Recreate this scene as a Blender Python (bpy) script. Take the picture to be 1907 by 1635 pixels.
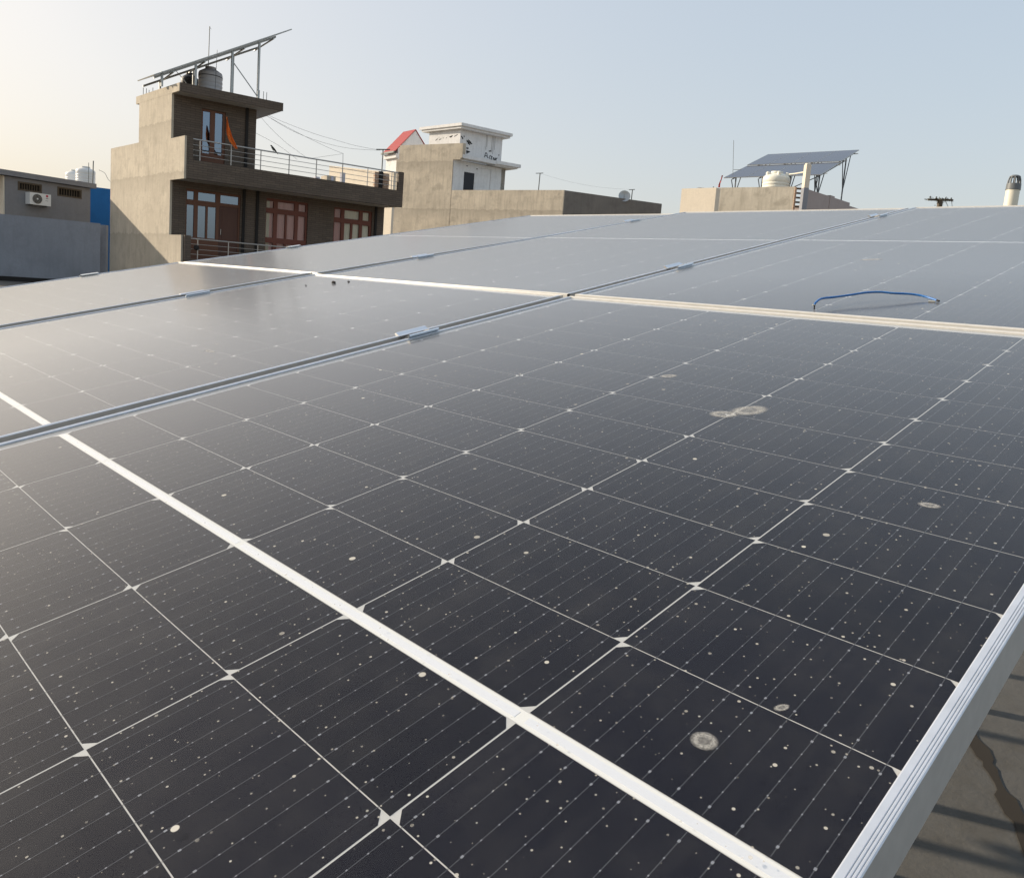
import bpy, math, random
from mathutils import Matrix, Vector
random.seed(7)
R = math.radians
for o in list(bpy.data.objects): bpy.data.objects.remove(o)
sc = bpy.context.scene
col = sc.collection

# ------------------------------------------------------------------ camera, sky, sun, exposure
CAM = Vector((0, 0, 1.55))
cd = bpy.data.cameras.new('camera'); cam = bpy.data.objects.new('camera', cd); col.objects.link(cam)
cd.sensor_fit = 'HORIZONTAL'; cd.sensor_width = 36.0; cd.lens = 1449.21 / 1907 * 36.0
cd.shift_y = -102.5 / 1907; cd.clip_start = 0.02; cd.clip_end = 6000
right = Vector((0.702655, 0.707607, 0.074622)); up = Vector((-0.139269, 0.033926, 0.989673)); back = Vector((0.697768, -0.705791, 0.122386))
cam.matrix_world = Matrix(((right.x, up.x, back.x, CAM.x), (right.y, up.y, back.y, CAM.y), (right.z, up.z, back.z, CAM.z), (0, 0, 0, 1)))
sc.camera = cam

SUN_AZ, SUN_EL = 243.0, 21.0          # degrees clockwise from +Y, above the horizon
w = bpy.data.worlds.new('World'); sc.world = w; w.use_nodes = True
nt = w.node_tree; nt.nodes.clear()
sky = nt.nodes.new('ShaderNodeTexSky'); sky.sky_type = 'NISHITA'; sky.sun_disc = False
sky.sun_elevation = R(SUN_EL); sky.sun_rotation = R(SUN_AZ)
sky.altitude = 200; sky.air_density = 1.0; sky.dust_density = 6.0; sky.ozone_density = 1.5
w.cycles.sampling_method = 'MANUAL'; w.cycles.sample_map_resolution = 256
bg = nt.nodes.new('ShaderNodeBackground'); bg.inputs['Strength'].default_value = 0.12
wo = nt.nodes.new('ShaderNodeOutputWorld')
gm = nt.nodes.new('ShaderNodeGamma'); gm.inputs['Gamma'].default_value = 0.24      # thick evening haze evens the sky out
hz = nt.nodes.new('ShaderNodeVectorMath'); hz.operation = 'MULTIPLY'; hz.inputs[1].default_value = (3.53, 3.47, 3.40)
hs = nt.nodes.new('ShaderNodeHueSaturation'); hs.inputs['Saturation'].default_value = 1.85
nt.links.new(sky.outputs[0], gm.inputs[0]); nt.links.new(gm.outputs[0], hs.inputs['Color']); nt.links.new(hs.outputs[0], hz.inputs[0]); nt.links.new(hz.outputs[0], bg.inputs[0]); nt.links.new(bg.outputs[0], wo.inputs[0])

sd = bpy.data.lights.new('sun', 'SUN'); sun = bpy.data.objects.new('sun', sd); col.objects.link(sun)
sd.energy = 4.0; sd.angle = R(0.6); sd.color = (1.0, 0.86, 0.68)
sdir = Vector((math.sin(R(SUN_AZ)) * math.cos(R(SUN_EL)), math.cos(R(SUN_AZ)) * math.cos(R(SUN_EL)), math.sin(R(SUN_EL))))
sun.rotation_euler = sdir.to_track_quat('Z', 'Y').to_euler(); sun.location = (-20, -12, 20)

vs = sc.view_settings; vs.view_transform = 'Standard'; vs.look = 'None'; vs.gamma = 1.0; vs.use_curve_mapping = False
vs.exposure = 0.5
sc.cycles.use_denoising = True
sc.cycles.use_adaptive_sampling = True; sc.cycles.adaptive_threshold = .02; sc.cycles.max_bounces = 5; sc.cycles.diffuse_bounces = 2; sc.cycles.glossy_bounces = 3; sc.cycles.caustics_reflective = False; sc.cycles.transparent_max_bounces = 12

# ------------------------------------------------------------------ materials
def mat(name, base=(.5, .5, .5), rough=.6, metal=0.0, spec=.4):
    m = bpy.data.materials.new(name); m.use_nodes = True
    b = m.node_tree.nodes['Principled BSDF']
    b.inputs['Base Color'].default_value = (*base, 1); b.inputs['Roughness'].default_value = rough
    b.inputs['Metallic'].default_value = metal; b.inputs['Specular IOR Level'].default_value = spec
    return m
class N:
    def __init__(s, m): s.m = m; s.t = m.node_tree; s.b = s.t.nodes.get('Principled BSDF')
    def new(s, typ, **kw):
        n = s.t.nodes.new(typ)
        for k, v in kw.items(): setattr(n, k, v)
        return n
    def link(s, a, b): s.t.links.new(a, b)
    def coord(s, scale=(1, 1, 1), out='Object', rot=(0, 0, 0)):
        tc = s.new('ShaderNodeTexCoord'); mp = s.new('ShaderNodeMapping')
        mp.inputs['Scale'].default_value = scale; mp.inputs['Rotation'].default_value = rot
        s.link(tc.outputs[out], mp.inputs['Vector']); return mp.outputs[0]
    def noise(s, v, scale=5, detail=4, rough=.55):
        n = s.new('ShaderNodeTexNoise'); n.inputs['Scale'].default_value = scale; n.inputs['Detail'].default_value = detail
        n.inputs['Roughness'].default_value = rough; s.link(v, n.inputs['Vector']); return n.outputs['Fac']
    def ramp(s, f, stops):
        r = s.new('ShaderNodeValToRGB'); e = r.color_ramp.elements
        while len(e) < len(stops): e.new(.5)
        for i, (p, c) in enumerate(stops): e[i].position = p; e[i].color = (*c, 1) if len(c) == 3 else c
        s.link(f, r.inputs[0]); return r.outputs[0]
    def math(s, op, a, b=None, c=None):
        n = s.new('ShaderNodeMath', operation=op)
        for i, x in enumerate((a, b, c)):
            if x is None: continue
            if isinstance(x, (int, float)): n.inputs[i].default_value = x
            else: s.link(x, n.inputs[i])
        return n.outputs[0]
    def mix(s, f, a, b, mode='MIX'):
        n = s.new('ShaderNodeMix', data_type='RGBA', blend_type=mode)
        for i, x in ((0, f), (6, a), (7, b)):
            if isinstance(x, (int, float)): n.inputs[i].default_value = x
            elif isinstance(x, tuple): n.inputs[i].default_value = (*x, 1)
            else: s.link(x, n.inputs[i])
        return n.outputs[2]
    def schlick(s, f0, p=5.0):
        g = s.new('ShaderNodeNewGeometry'); d = s.new('ShaderNodeVectorMath', operation='DOT_PRODUCT')
        s.link(g.outputs['Incoming'], d.inputs[0]); s.link(g.outputs['Normal'], d.inputs[1])
        c = s.math('SUBTRACT', 1.0, s.math('ABSOLUTE', d.outputs['Value']))
        return s.math('MULTIPLY_ADD', s.math('POWER', c, p), 1 - f0, f0)
    def bump(s, h, strength=.3, dist=.02):
        n = s.new('ShaderNodeBump'); n.inputs['Strength'].default_value = strength; n.inputs['Distance'].default_value = dist
        s.link(h, n.inputs['Height']); s.link(n.outputs[0], s.b.inputs['Normal'])

def plaster(name, c0, c1, stain, streak=.6, scale=1.0, bump=.35, joints=()):
    m = mat(name, c0, .9, 0, .2); n = N(m)
    v = n.coord()
    a = n.noise(v, 1.1 * scale, 6, .62); b = n.noise(n.coord((5, 5, .55)), 1.6 * scale, 5, .6); c = n.noise(v, 14 * scale, 6, .7)
    base = n.mix(n.ramp(a, [(.32, (0, 0, 0)), (.68, (1, 1, 1))]), c0, c1)
    st = n.ramp(b, [(.48, (0, 0, 0)), (.75, (streak,) * 3)])
    base = n.mix(st, base, stain)
    sp = n.ramp(n.noise(v, 1.9 * scale, 8, .72), [(.50, (0, 0, 0)), (.64, (streak, streak, streak))])
    base = n.mix(sp, base, stain)
    for zj in joints:      # damp stain below a construction joint, with a ragged upper edge
        sp_ = n.new('ShaderNodeSeparateXYZ'); n.link(v, sp_.inputs[0])
        t_ = n.math('ADD', n.math('SUBTRACT', zj, sp_.outputs[2]), n.math('MULTIPLY', n.math('SUBTRACT', n.noise(v, 3.2, 6, .7), .5), .42))
        base = n.mix(n.ramp(t_, [(0, (0, 0, 0)), (.03, (.62, .62, .62)), (.16, (.40, .40, .40)), (.75, (0, 0, 0))]), base, stain)
    base = n.mix(n.ramp(c, [(.25, (.35, .35, .35)), (.6, (0, 0, 0))]), base, tuple(x * .72 for x in c0))
    n.link(base, n.b.inputs['Base Color']); n.bump(n.noise(v, 9 * scale, 8, .7), bump, .03)
    return m
M = {}
M['plaster'] = plaster('cement_plaster', (.60, .535, .43), (.49, .435, .35), (.34, .30, .24), .5, 1.0, .35, (6.22, 4.52, 2.5))
M['grey_plaster'] = plaster('rough_grey_plaster', (.66, .58, .46), (.50, .44, .35), (.33, .29, .235), .6, .8, .5, (9.35, 6.3))
M['streaked'] = plaster('streaked_cement', (.60, .55, .46), (.50, .455, .375), (.36, .325, .265), .8, .9)
M['shaded_side'] = plaster('shaded_side_cement', (.21, .195, .175), (.17, .16, .145), (.13, .12, .11), .5, .8)  # shade on the terrace side parapet painted in as a darker cement
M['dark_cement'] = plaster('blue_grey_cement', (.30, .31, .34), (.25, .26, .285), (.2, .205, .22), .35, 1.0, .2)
M['grey_paint'] = plaster('grey_wall_paint', (.24, .24, .25), (.22, .22, .23), (.18, .18, .185), .3, 1.0, .1)
M['white_wall'] = plaster('white_wall_paint', (.82, .81, .80), (.77, .765, .76), (.45, .44, .42), .3, .8, .1)
M['cream_wall'] = plaster('cream_wall_paint', (.76, .68, .56), (.72, .64, .52), (.6, .53, .43), .25, .8, .1)
M['mauve_wall'] = plaster('mauve_wall_paint', (.42, .36, .345), (.39, .335, .32), (.3, .26, .25), .25, .8, .1)
M['roof_floor'] = plaster('roof_cement', (.125, .12, .11), (.10, .096, .088), (.07, .06, .045), .3, 1.6, .25)
M['soil'] = plaster('dusty_ground', (.3, .25, .19), (.25, .21, .16), (.2, .17, .13), .2, .1, .2)
M['blue_wall'] = plaster('blue_wall_paint', (.035, .17, .42), (.03, .15, .37), (.03, .11, .27), .3, 1, .1)

def brick_mat(name, c1, c2, mortar, bw, bh, ms, axis='yz'):
    m = mat(name, c1, .75, 0, .3); n = N(m)
    tc = n.new('ShaderNodeTexCoord'); sp = n.new('ShaderNodeSeparateXYZ'); cb = n.new('ShaderNodeCombineXYZ')
    n.link(tc.outputs['Object'], sp.inputs[0])
    n.link(sp.outputs[1 if axis == 'yz' else 0], cb.inputs[0]); n.link(sp.outputs[2], cb.inputs[1])
    b = n.new('ShaderNodeTexBrick'); b.inputs['Scale'].default_value = 1
    b.inputs['Brick Width'].default_value = bw; b.inputs['Row Height'].default_value = bh; b.inputs['Mortar Size'].default_value = ms
    b.inputs['Color1'].default_value = (*c1, 1); b.inputs['Color2'].default_value = (*c2, 1); b.inputs['Mortar'].default_value = (*mortar, 1)
    n.link(cb.outputs[0], b.inputs['Vector'])
    v = n.coord(); c = n.mix(n.ramp(n.noise(v, 3, 6), [(.3, (.5, .5, .5)), (.7, (0, 0, 0))]), b.outputs[0], tuple(x * .65 for x in c1))
    n.link(c, n.b.inputs['Base Color']); n.bump(b.outputs['Fac'], -.4, .02)
    return m
M['tile'] = brick_mat('brown_stone_tile', (.145, .112, .086), (.105, .082, .064), (.06, .047, .038), .30, .075, .007)
M['brick'] = brick_mat('raw_brick', (.48, .30, .20), (.37, .22, .145), (.58, .48, .38), .23, .085, .012)

def wood(name, c0, c1):
    m = mat(name, c0, .55, 0, .4); n = N(m); v = n.coord((14, 14, 1.2))
    n.link(n.mix(n.noise(v, 2.5, 5), c0, c1), n.b.inputs['Base Color']); return m
M['wood'] = wood('brown_wood', (.16, .066, .034), (.11, .045, .025))
M['door_wood'] = wood('dark_door_wood', (.10, .042, .026), (.075, .03, .02))
M['red_wood'] = wood('red_brown_wood', (.175, .052, .03), (.13, .037, .023))
M['pole_wood'] = wood('weathered_wood', (.10, .075, .05), (.06, .045, .03))

def pane_mat(name, tint, refl, gcol=(.9, .9, .9)):
    m = bpy.data.materials.new(name); m.use_nodes = True; n = N(m); t = n.t; t.nodes.clear()
    out = n.new('ShaderNodeOutputMaterial'); mx = n.new('ShaderNodeMixShader')
    tr = n.new('ShaderNodeBsdfTransparent'); tr.inputs[0].default_value = (*tint, 1)
    gl = n.new('ShaderNodeBsdfGlossy'); gl.inputs['Roughness'].default_value = .03; gl.inputs['Color'].default_value = (*gcol, 1)
    f = n.schlick(refl)
    n.link(f, mx.inputs[0]); n.link(tr.outputs[0], mx.inputs[1]); n.link(gl.outputs[0], mx.inputs[2]); n.link(mx.outputs[0], out.inputs[0])
    return m
M['pane'] = pane_mat('window_glass', (.95, .96, .96), .035, (.6, .6, .6))
M['mirror_pane'] = pane_mat('coated_window_glass', (.10, .12, .14), .50, (.40, .49, .62))
M['dark'] = mat('dark_interior', (.02, .018, .017), .9)
M['black_sheet'] = mat('dark_steel_door', (.018, .02, .026), .5)
M['pink_cloth'] = mat('pink_curtain', (.62, .33, .30), .9)
M['cream_cloth'] = mat('cream_curtain', (.78, .70, .55), .9)
M['steel'] = mat('stainless_steel', (.40, .385, .37), .35, .85)
M['rusty'] = mat('painted_iron', (.13, .14, .135), .6, .3)
M['galv'] = mat('galvanised_steel', (.42, .43, .42), .45, .7)
M['galv_dark'] = mat('dark_steel_section', (.10, .11, .125), .5, .5)
M['pvc'] = mat('cream_pvc', (.72, .68, .56), .45)
M['pvc_grey'] = mat('grey_pvc', (.14, .15, .155), .5)
M['tank_white'] = mat('white_tank_plastic', (.72, .71, .68), .5)
M['tank_grey'] = mat('dusty_white_tank_plastic', (.46, .45, .46), .6)
M['tank_cream'] = mat('cream_tank_plastic', (.78, .76, .66), .5)
M['tank_black'] = mat('black_tank_plastic', (.012, .013, .016), .5)
M['ac_white'] = mat('white_enamel', (.72, .72, .70), .4)
M['ac_dark'] = mat('dark_grille', (.05, .052, .055), .5)
M['ac_red'] = mat('red_emblem', (.45, .02, .06), .5)
M['orange'] = mat('orange_cloth', (.80, .20, .035), .85)
M['red_cloth'] = mat('red_cloth', (.45, .05, .04), .85)
M['feather'] = mat('dark_feather', (.018, .019, .016), .7)
M['feather_pale'] = mat('pale_feather', (.3, .3, .28), .8)
M['black_rubber'] = mat('black_rubber', (.012, .012, .012), .6)
M['wire'] = mat('dark_wire', (.12, .12, .12), .6)
M['soffit'] = mat('grey_soffit', (.42, .40, .37), .9)
M['paint_black'] = mat('black_paint_marks', (.035, .035, .035), .9)
M['lavender'] = mat('pale_lilac_paint', (.55, .54, .60), .8)
M['dropping'] = mat('dark_debris', (.03, .022, .016), .9)
M['foliage'] = mat('dry_creeper', (.07, .065, .03), .9)
m = mat('red_roof_sheet', (.34, .035, .035), .6); M['red_roof'] = m; n = N(m)
wv = n.new('ShaderNodeTexWave', wave_type='BANDS', bands_direction='Y'); wv.inputs['Scale'].default_value = 2.2
n.link(n.coord(), wv.inputs['Vector']); n.bump(wv.outputs['Fac'], .5, .03)
m = mat('blue_cable_sheath', (.028, .16, .46), .38, 0, .5); M['cable'] = m
m = mat('brushed_cable_lug', (.75, .70, .58), .35, .7); M['lug'] = m

# aluminium frame: satin anodised with extrusion lines along each member, so highlights stretch across them
def alu(name, along, base=(.58, .57, .555), rough=.45, metal=.12):
    m = mat(name, base, rough, metal, .5); n = N(m)
    v = n.coord((1, 1, 1)); nz = n.noise(v, 60, 4, .6)
    n.link(n.ramp(nz, [(.3, tuple(x * .92 for x in base)), (.75, tuple(min(1, x * 1.06) for x in base))]), n.b.inputs['Base Color'])
    n.b.inputs['Anisotropic'].default_value = .93
    g = n.new('ShaderNodeNewGeometry'); cr = n.new('ShaderNodeVectorMath', operation='CROSS_PRODUCT'); cr.inputs[1].default_value = along
    n.link(g.outputs['Normal'], cr.inputs[0]); n.link(cr.outputs[0], n.b.inputs['Tangent']); return m
M['alu'] = alu('anodised_aluminium_upslope', (0, math.cos(R(12.3)), math.sin(R(12.3))), (.66, .69, .74), .40, .42); M['alu_cross'] = alu('anodised_aluminium_level', (1, 0, 0), (.66, .64, .595), .45, .10)  # blue sky tint on long rails, warm sun tint on cross rails, in base colour
M['alu_side'] = alu('shaded_aluminium_side', (0, math.cos(R(12.3)), math.sin(R(12.3))), (.40, .385, .36), .55, .15)  # darker copy of the rail metal: shade of the side faces put into the colour
M['clamp'] = mat('clamp_aluminium', (.86, .88, .90), .16, 1.0)
M['bolt'] = mat('bolt_steel', (.35, .34, .33), .35, .9)

# solar cell: almost black blue, slight change from cell to cell
m = mat('solar_cell_silicon', (.010, .011, .019), .5, 0, .04); M['cell'] = m; n = N(m)
oi = n.new('ShaderNodeObjectInfo')
c = n.mix(oi.outputs['Random'], (.0055, .0066, .0135), (.0085, .0096, .0180))
n.link(n.mix(n.ramp(n.noise(n.coord(), 26, 5, .7), [(.35, (0, 0, 0)), (.8, (.6, .6, .6))]), c, (.011, .012, .018)), n.b.inputs['Base Color'])
M['backsheet'] = mat('white_backsheet', (.58, .57, .54), .7, 0, .05)
M['centre_strip'] = mat('white_insulating_strip', (.84, .83, .78), .7, 0, .05)
M['ribbon'] = mat('tinned_ribbon', (.90, .90, .90), .5, .35, .2)
M['busbar'] = mat('busbar_wire', (.085, .09, .105), .5, 0, .05)
M['pad'] = mat('solder_pad', (.27, .28, .31), .5, 0, .1)

# module glass: Fresnel mirror over clear glass, thin dust film, water spots and specks
def module_glass():
    m = bpy.data.materials.new('dusty_module_glass'); m.use_nodes = True; n = N(m); n.t.nodes.clear()
    out = n.new('ShaderNodeOutputMaterial')
    tr = n.new('ShaderNodeBsdfTransparent'); tr.inputs[0].default_value = (.93, .94, .95, 1)
    gl = n.new('ShaderNodeBsdfGlossy'); gl.inputs['Color'].default_value = (.97, .94, .90, 1)
    v = n.coord()
    ro = n.math('MULTIPLY_ADD', n.noise(v, 3.0, 3), .04, .115); n.link(ro, gl.inputs['Roughness'])
    mx = n.new('ShaderNodeMixShader'); n.link(n.math('MINIMUM', n.math('MULTIPLY', n.schlick(.011, 5.0), 1.25), .56), mx.inputs[0]); n.link(tr.outputs[0], mx.inputs[1])
    g2 = n.new('ShaderNodeBsdfGlossy'); g2.inputs['Color'].default_value = (.94, .94, .94, 1); g2.inputs['Roughness'].default_value = .58   # dust haze scatters light forward
    gm_ = n.new('ShaderNodeMixShader'); gm_.inputs[0].default_value = .30; n.link(gl.outputs[0], gm_.inputs[1]); n.link(g2.outputs[0], gm_.inputs[2]); n.link(gm_.outputs[0], mx.inputs[2])
    df = n.new('ShaderNodeBsdfDiffuse'); df.inputs['Color'].default_value = (.60, .57, .50, 1)
    def specks(scale, rmin, rmax, power):
        vo = n.new('ShaderNodeTexVoronoi', voronoi_dimensions='2D'); vo.inputs['Scale'].default_value = scale; n.link(v, vo.inputs['Vector'])
        sep = n.new('ShaderNodeSeparateColor'); n.link(vo.outputs['Color'], sep.inputs[0])
        rad = n.math('MULTIPLY_ADD', n.math('POWER', sep.outputs[0], power), (rmax - rmin) * scale, rmin * scale)
        s = n.math('SUBTRACT', 1.0, n.math('DIVIDE', vo.outputs['Distance'], n.math('MAXIMUM', rad, .0001)))
        s = n.math('MULTIPLY', s, 4.0); s.node.use_clamp = True
        return n.math('MULTIPLY', s, n.math('MULTIPLY_ADD', sep.outputs[1], .7, .3))
    big = specks(17, -.0030, .0032, 2.2); mid = specks(52, -.0013, .0014, 1.6); fine = specks(120, -.0016, .0009, 1.0)
    patch = n.ramp(n.noise(v, 7, 2, .65), [(.42, (.12,) * 3), (.66, (1,) * 3)])
    fine = n.math('MULTIPLY', fine, n.math('MULTIPLY_ADD', patch, .55, .35))
    run = n.ramp(n.noise(n.coord((16, 1.3, 1)), 2.2, 3, .6), [(.48, (0, 0, 0)), (.8, (1, 1, 1))])
    film = n.math('ADD', n.math('MULTIPLY_ADD', n.ramp(n.noise(v, 22, 4, .72), [(.45, (0, 0, 0)), (.85, (1, 1, 1))]), .020, .005), n.math('MULTIPLY', run, .016))
    f = n.math('MAXIMUM', n.math('MAXIMUM', n.math('MULTIPLY', big, .95), n.math('MULTIPLY', mid, .75)), n.math('MAXIMUM', fine, film))
    mx2 = n.new('ShaderNodeMixShader'); n.link(f, mx2.inputs[0]); n.link(mx.outputs[0], mx2.inputs[1]); n.link(df.outputs[0], mx2.inputs[2])
    n.link(mx2.outputs[0], out.inputs[0]); return m
M['module_glass'] = module_glass()
m = bpy.data.materials.new('clear_glass_core'); m.use_nodes = True; n = N(m); n.t.nodes.clear()
o_ = n.new('ShaderNodeOutputMaterial'); t_ = n.new('ShaderNodeBsdfTransparent'); n.link(t_.outputs[0], o_.inputs[0]); M['clear'] = m
def stain_mat():
    m = bpy.data.materials.new('dried_dropping_stain'); m.use_nodes = True; n = N(m); n.t.nodes.clear()
    out = n.new('ShaderNodeOutputMaterial'); tr = n.new('ShaderNodeBsdfTransparent'); df = n.new('ShaderNodeBsdfDiffuse')
    df.inputs[0].default_value = (.62, .60, .55, 1); mx = n.new('ShaderNodeMixShader')
    g = n.new('ShaderNodeTexGradient', gradient_type='SPHERICAL'); n.link(n.coord(), g.inputs[0])
    rim = n.ramp(g.outputs['Fac'], [(0, (0, 0, 0)), (.14, (.30,) * 3), (.34, (.62,) * 3), (.62, (.30,) * 3), (.9, (.5,) * 3)])
    f = n.math('MULTIPLY', rim, n.ramp(n.noise(n.coord(), 4.5, 8, .8), [(.30, (.12,) * 3), (.58, (1,) * 3)]))
    n.link(f, mx.inputs[0]); n.link(tr.outputs[0], mx.inputs[1]); n.link(df.outputs[0], mx.inputs[2]); n.link(mx.outputs[0], out.inputs[0]); return m
M['stain'] = stain_mat()
def far_cells():
    m = mat('far_module_cells', (.03, .036, .06), .12, 0, .5); n = N(m)
    b = n.new('ShaderNodeTexBrick', offset=0.0); b.inputs['Scale'].default_value = 1; b.inputs['Brick Width'].default_value = .186
    b.inputs['Row Height'].default_value = .092; b.inputs['Mortar Size'].default_value = .002
    b.inputs['Color1'].default_value = (.028, .034, .058, 1); b.inputs['Color2'].default_value = (.034, .04, .066, 1); b.inputs['Mortar'].default_value = (.10, .105, .12, 1)
    n.link(n.coord(), b.inputs['Vector']); n.link(b.outputs[0], n.b.inputs['Base Color']); return m
M['far_cells'] = far_cells()

# ------------------------------------------------------------------ mesh helpers
class MB:
    def __init__(s): s.v = []; s.f = []; s.mi = []
    def quad(s, *p):
        i = len(s.v); s.v += [tuple(q) for q in p]; s.f.append(tuple(range(i, i + len(p)))); return s
    def box(s, x0, x1, y0, y1, z0, z1):
        return s.prism([(x0, y0), (x1, y0), (x1, y1), (x0, y1)], z0, z1)
    def prism(s, poly, z0, z1):
        a = sum(poly[i][0] * poly[(i + 1) % len(poly)][1] - poly[(i + 1) % len(poly)][0] * poly[i][1] for i in range(len(poly)))
        if a < 0: poly = poly[::-1]
        n = len(poly); i = len(s.v)
        s.v += [(x, y, z0) for x, y in poly] + [(x, y, z1) for x, y in poly]
        s.f.append(tuple(range(i + n - 1, i - 1, -1))); s.f.append(tuple(range(i + n, i + 2 * n)))
        for k in range(n): s.f.append((i + k, i + (k + 1) % n, i + n + (k + 1) % n, i + n + k))
        return s
    def tube(s, pts, r, n=6, closed=False):
        pts = [Vector(p) for p in pts]; rs = r if isinstance(r, (list, tuple)) else [r] * len(pts); i0 = len(s.v)
        for k, p in enumerate(pts):
            d = (pts[min(k + 1, len(pts) - 1)] - pts[max(k - 1, 0)]).normalized()
            a = d.cross(Vector((0, 0, 1)) if abs(d.z) < .9 else Vector((1, 0, 0))).normalized(); b = d.cross(a)
            for j in range(n):
                t = 2 * math.pi * (j + .5) / n; s.v.append(tuple(p + (a * math.cos(t) + b * math.sin(t)) * rs[k]))
        for k in range(len(pts) - 1):
            for j in range(n):
                q = i0 + k * n + j; q2 = i0 + k * n + (j + 1) % n; s.f.append((q, q2, q2 + n, q + n))
        s.f.append(tuple(range(i0 + n - 1, i0 - 1, -1))); e = i0 + (len(pts) - 1) * n; s.f.append(tuple(range(e, e + n))); return s
    def lathe(s, prof, n=24, c=(0, 0, 0)):
        i0 = len(s.v)
        for r, z in prof:
            for j in range(n):
                t = 2 * math.pi * j / n; s.v.append((c[0] + r * math.cos(t), c[1] + r * math.sin(t), c[2] + z))
        for k in range(len(prof) - 1):
            for j in range(n):
                q = i0 + k * n + j; q2 = i0 + k * n + (j + 1) % n; s.f.append((q, q2, q2 + n, q + n))
        s.f.append(tuple(range(i0 + n - 1, i0 - 1, -1))); e = i0 + (len(prof) - 1) * n; s.f.append(tuple(range(e, e + n))); return s
    def extrude(s, prof, p0, p1, ax, az):
        """closed profile (a, b) in axes ax, az swept from p0 to p1"""
        p0, p1, ax, az = Vector(p0), Vector(p1), Vector(ax), Vector(az); n = len(prof); i = len(s.v)
        for p in (p0, p1): s.v += [tuple(p + ax * a + az * b) for a, b in prof]
        for k in range(n): s.f.append((i + k, i + (k + 1) % n, i + n + (k + 1) % n, i + n + k))
        s.f.append(tuple(range(i + n - 1, i - 1, -1))); s.f.append(tuple(range(i + n, i + 2 * n))); return s
    def mesh(s, name, mat_, smooth=False):
        me = bpy.data.meshes.new(name); me.from_pydata(s.v, [], s.f); me.update()
        import bmesh
        bm = bmesh.new(); bm.from_mesh(me); bmesh.ops.recalc_face_normals(bm, faces=bm.faces); bm.to_mesh(me); bm.free()
        me.materials.append(M[mat_] if isinstance(mat_, str) else mat_)
        if smooth:
            for p in me.polygons: p.use_smooth = True
            try: me.set_sharp_from_angle(angle=R(40))
            except Exception: pass
        return me
    def build(s, name, mat_, parent=None, smooth=False):
        o = bpy.data.objects.new(name, s.mesh(name, mat_, smooth)); col.objects.link(o)
        if parent: o.parent = parent
        return o
def tag(o, label=None, cat=None, group=None, kind=None):
    for k, v in (('label', label), ('category', cat), ('group', group), ('kind', kind)):
        if v: o[k] = v
    return o
def empty(name, loc=(0, 0, 0), az=0.0, label=None, cat=None, group=None):
    """local +y points to azimuth az (degrees clockwise from world +Y)"""
    o = bpy.data.objects.new(name, None); col.objects.link(o); o.empty_display_size = .2
    o.location = loc; o.rotation_euler = (0, 0, -R(az)); return tag(o, label, cat, group)
def inst(name, me, parent, mw=None):
    o = bpy.data.objects.new(name, me); col.objects.link(o); o.parent = parent
    if mw is not None: o.matrix_local = mw
    return o
def holes(y0, y1, z0, z1, hs):
    """rectangles left of a wall face y0..y1 x z0..z1 after cutting the holes (y0,y1,z0,z1)"""
    ys = sorted({y0, y1, *[h[0] for h in hs], *[h[1] for h in hs]}); out = []
    ys = [y for y in ys if y0 <= y <= y1]
    for a, b in zip(ys, ys[1:]):
        cut = sorted((max(h[2], z0), min(h[3], z1)) for h in hs if h[0] <= a + 1e-6 and h[1] >= b - 1e-6); z = z0
        for c, d in cut:
            if c > z + 1e-6: out.append((a, b, z, c))
            z = max(z, d)
        if z < z1 - 1e-6: out.append((a, b, z, z1))
    return out
def wall_yz(x0, x1, y0, y1, z0, z1, hs=()):
    mb = MB()
    for a, b, c, d in holes(y0, y1, z0, z1, list(hs)): mb.box(x0, x1, a, b, c, d)
    return mb

# ------------------------------------------------------------------ setting
tag(MB().quad((-3000, -3000, -4), (3000, -3000, -4), (3000, 3000, -4), (-3000, 3000, -4)).build('ground', 'soil'), kind='structure')
rf = MB().box(-5.2, 3.2, -3.5, 9.2, -.25, 0).build('roof_floor', 'roof_floor'); tag(rf, kind='structure')
M['damp'] = mat('damp_streak', (.030, .023, .015), .9)
mb = MB(); pt = []
rs_ = random.Random(4)
for k in range(26):
    t = k / 25; x, y = -.70 + .40 * t, 3.38 - .75 * t; wv_ = .008 + .022 * rs_.random(); pt.append((x - wv_, y - wv_ * .6, x + wv_, y + wv_ * .6))
for p, q in zip(pt, pt[1:]): mb.quad((p[0], p[1], .004), (p[2], p[3], .004), (q[2], q[3], .004), (q[0], q[1], .004))
mb.build('damp_streak', 'damp', rf)
tag(MB().box(-5.0, 3.0, -3.3, 9.0, -3.99, -.25).build('building_below', 'grey_plaster'), 'grey plastered building carrying the roof under the solar panels', 'building')
tag(MB().box(-40, -20, -6, 9.9, -3.99, .56).build('neighbour_terrace', 'roof_floor'), kind='structure')

# ------------------------------------------------------------------ the solar array
TILT = R(12.301); ORI = Vector((-.10903, .32547, 1.29954))
PU, PV = 1.1574, 2.2659; PC, PR, CG = .184, .09182, .0056
WE, WW, H2, LIP = .5605, .572, 1.1255, .0100
BASE = Matrix.Translation(ORI) @ Matrix.Rotation(TILT, 4, 'X')
HALF_C, HALF_R = .0913, .0455

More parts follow.
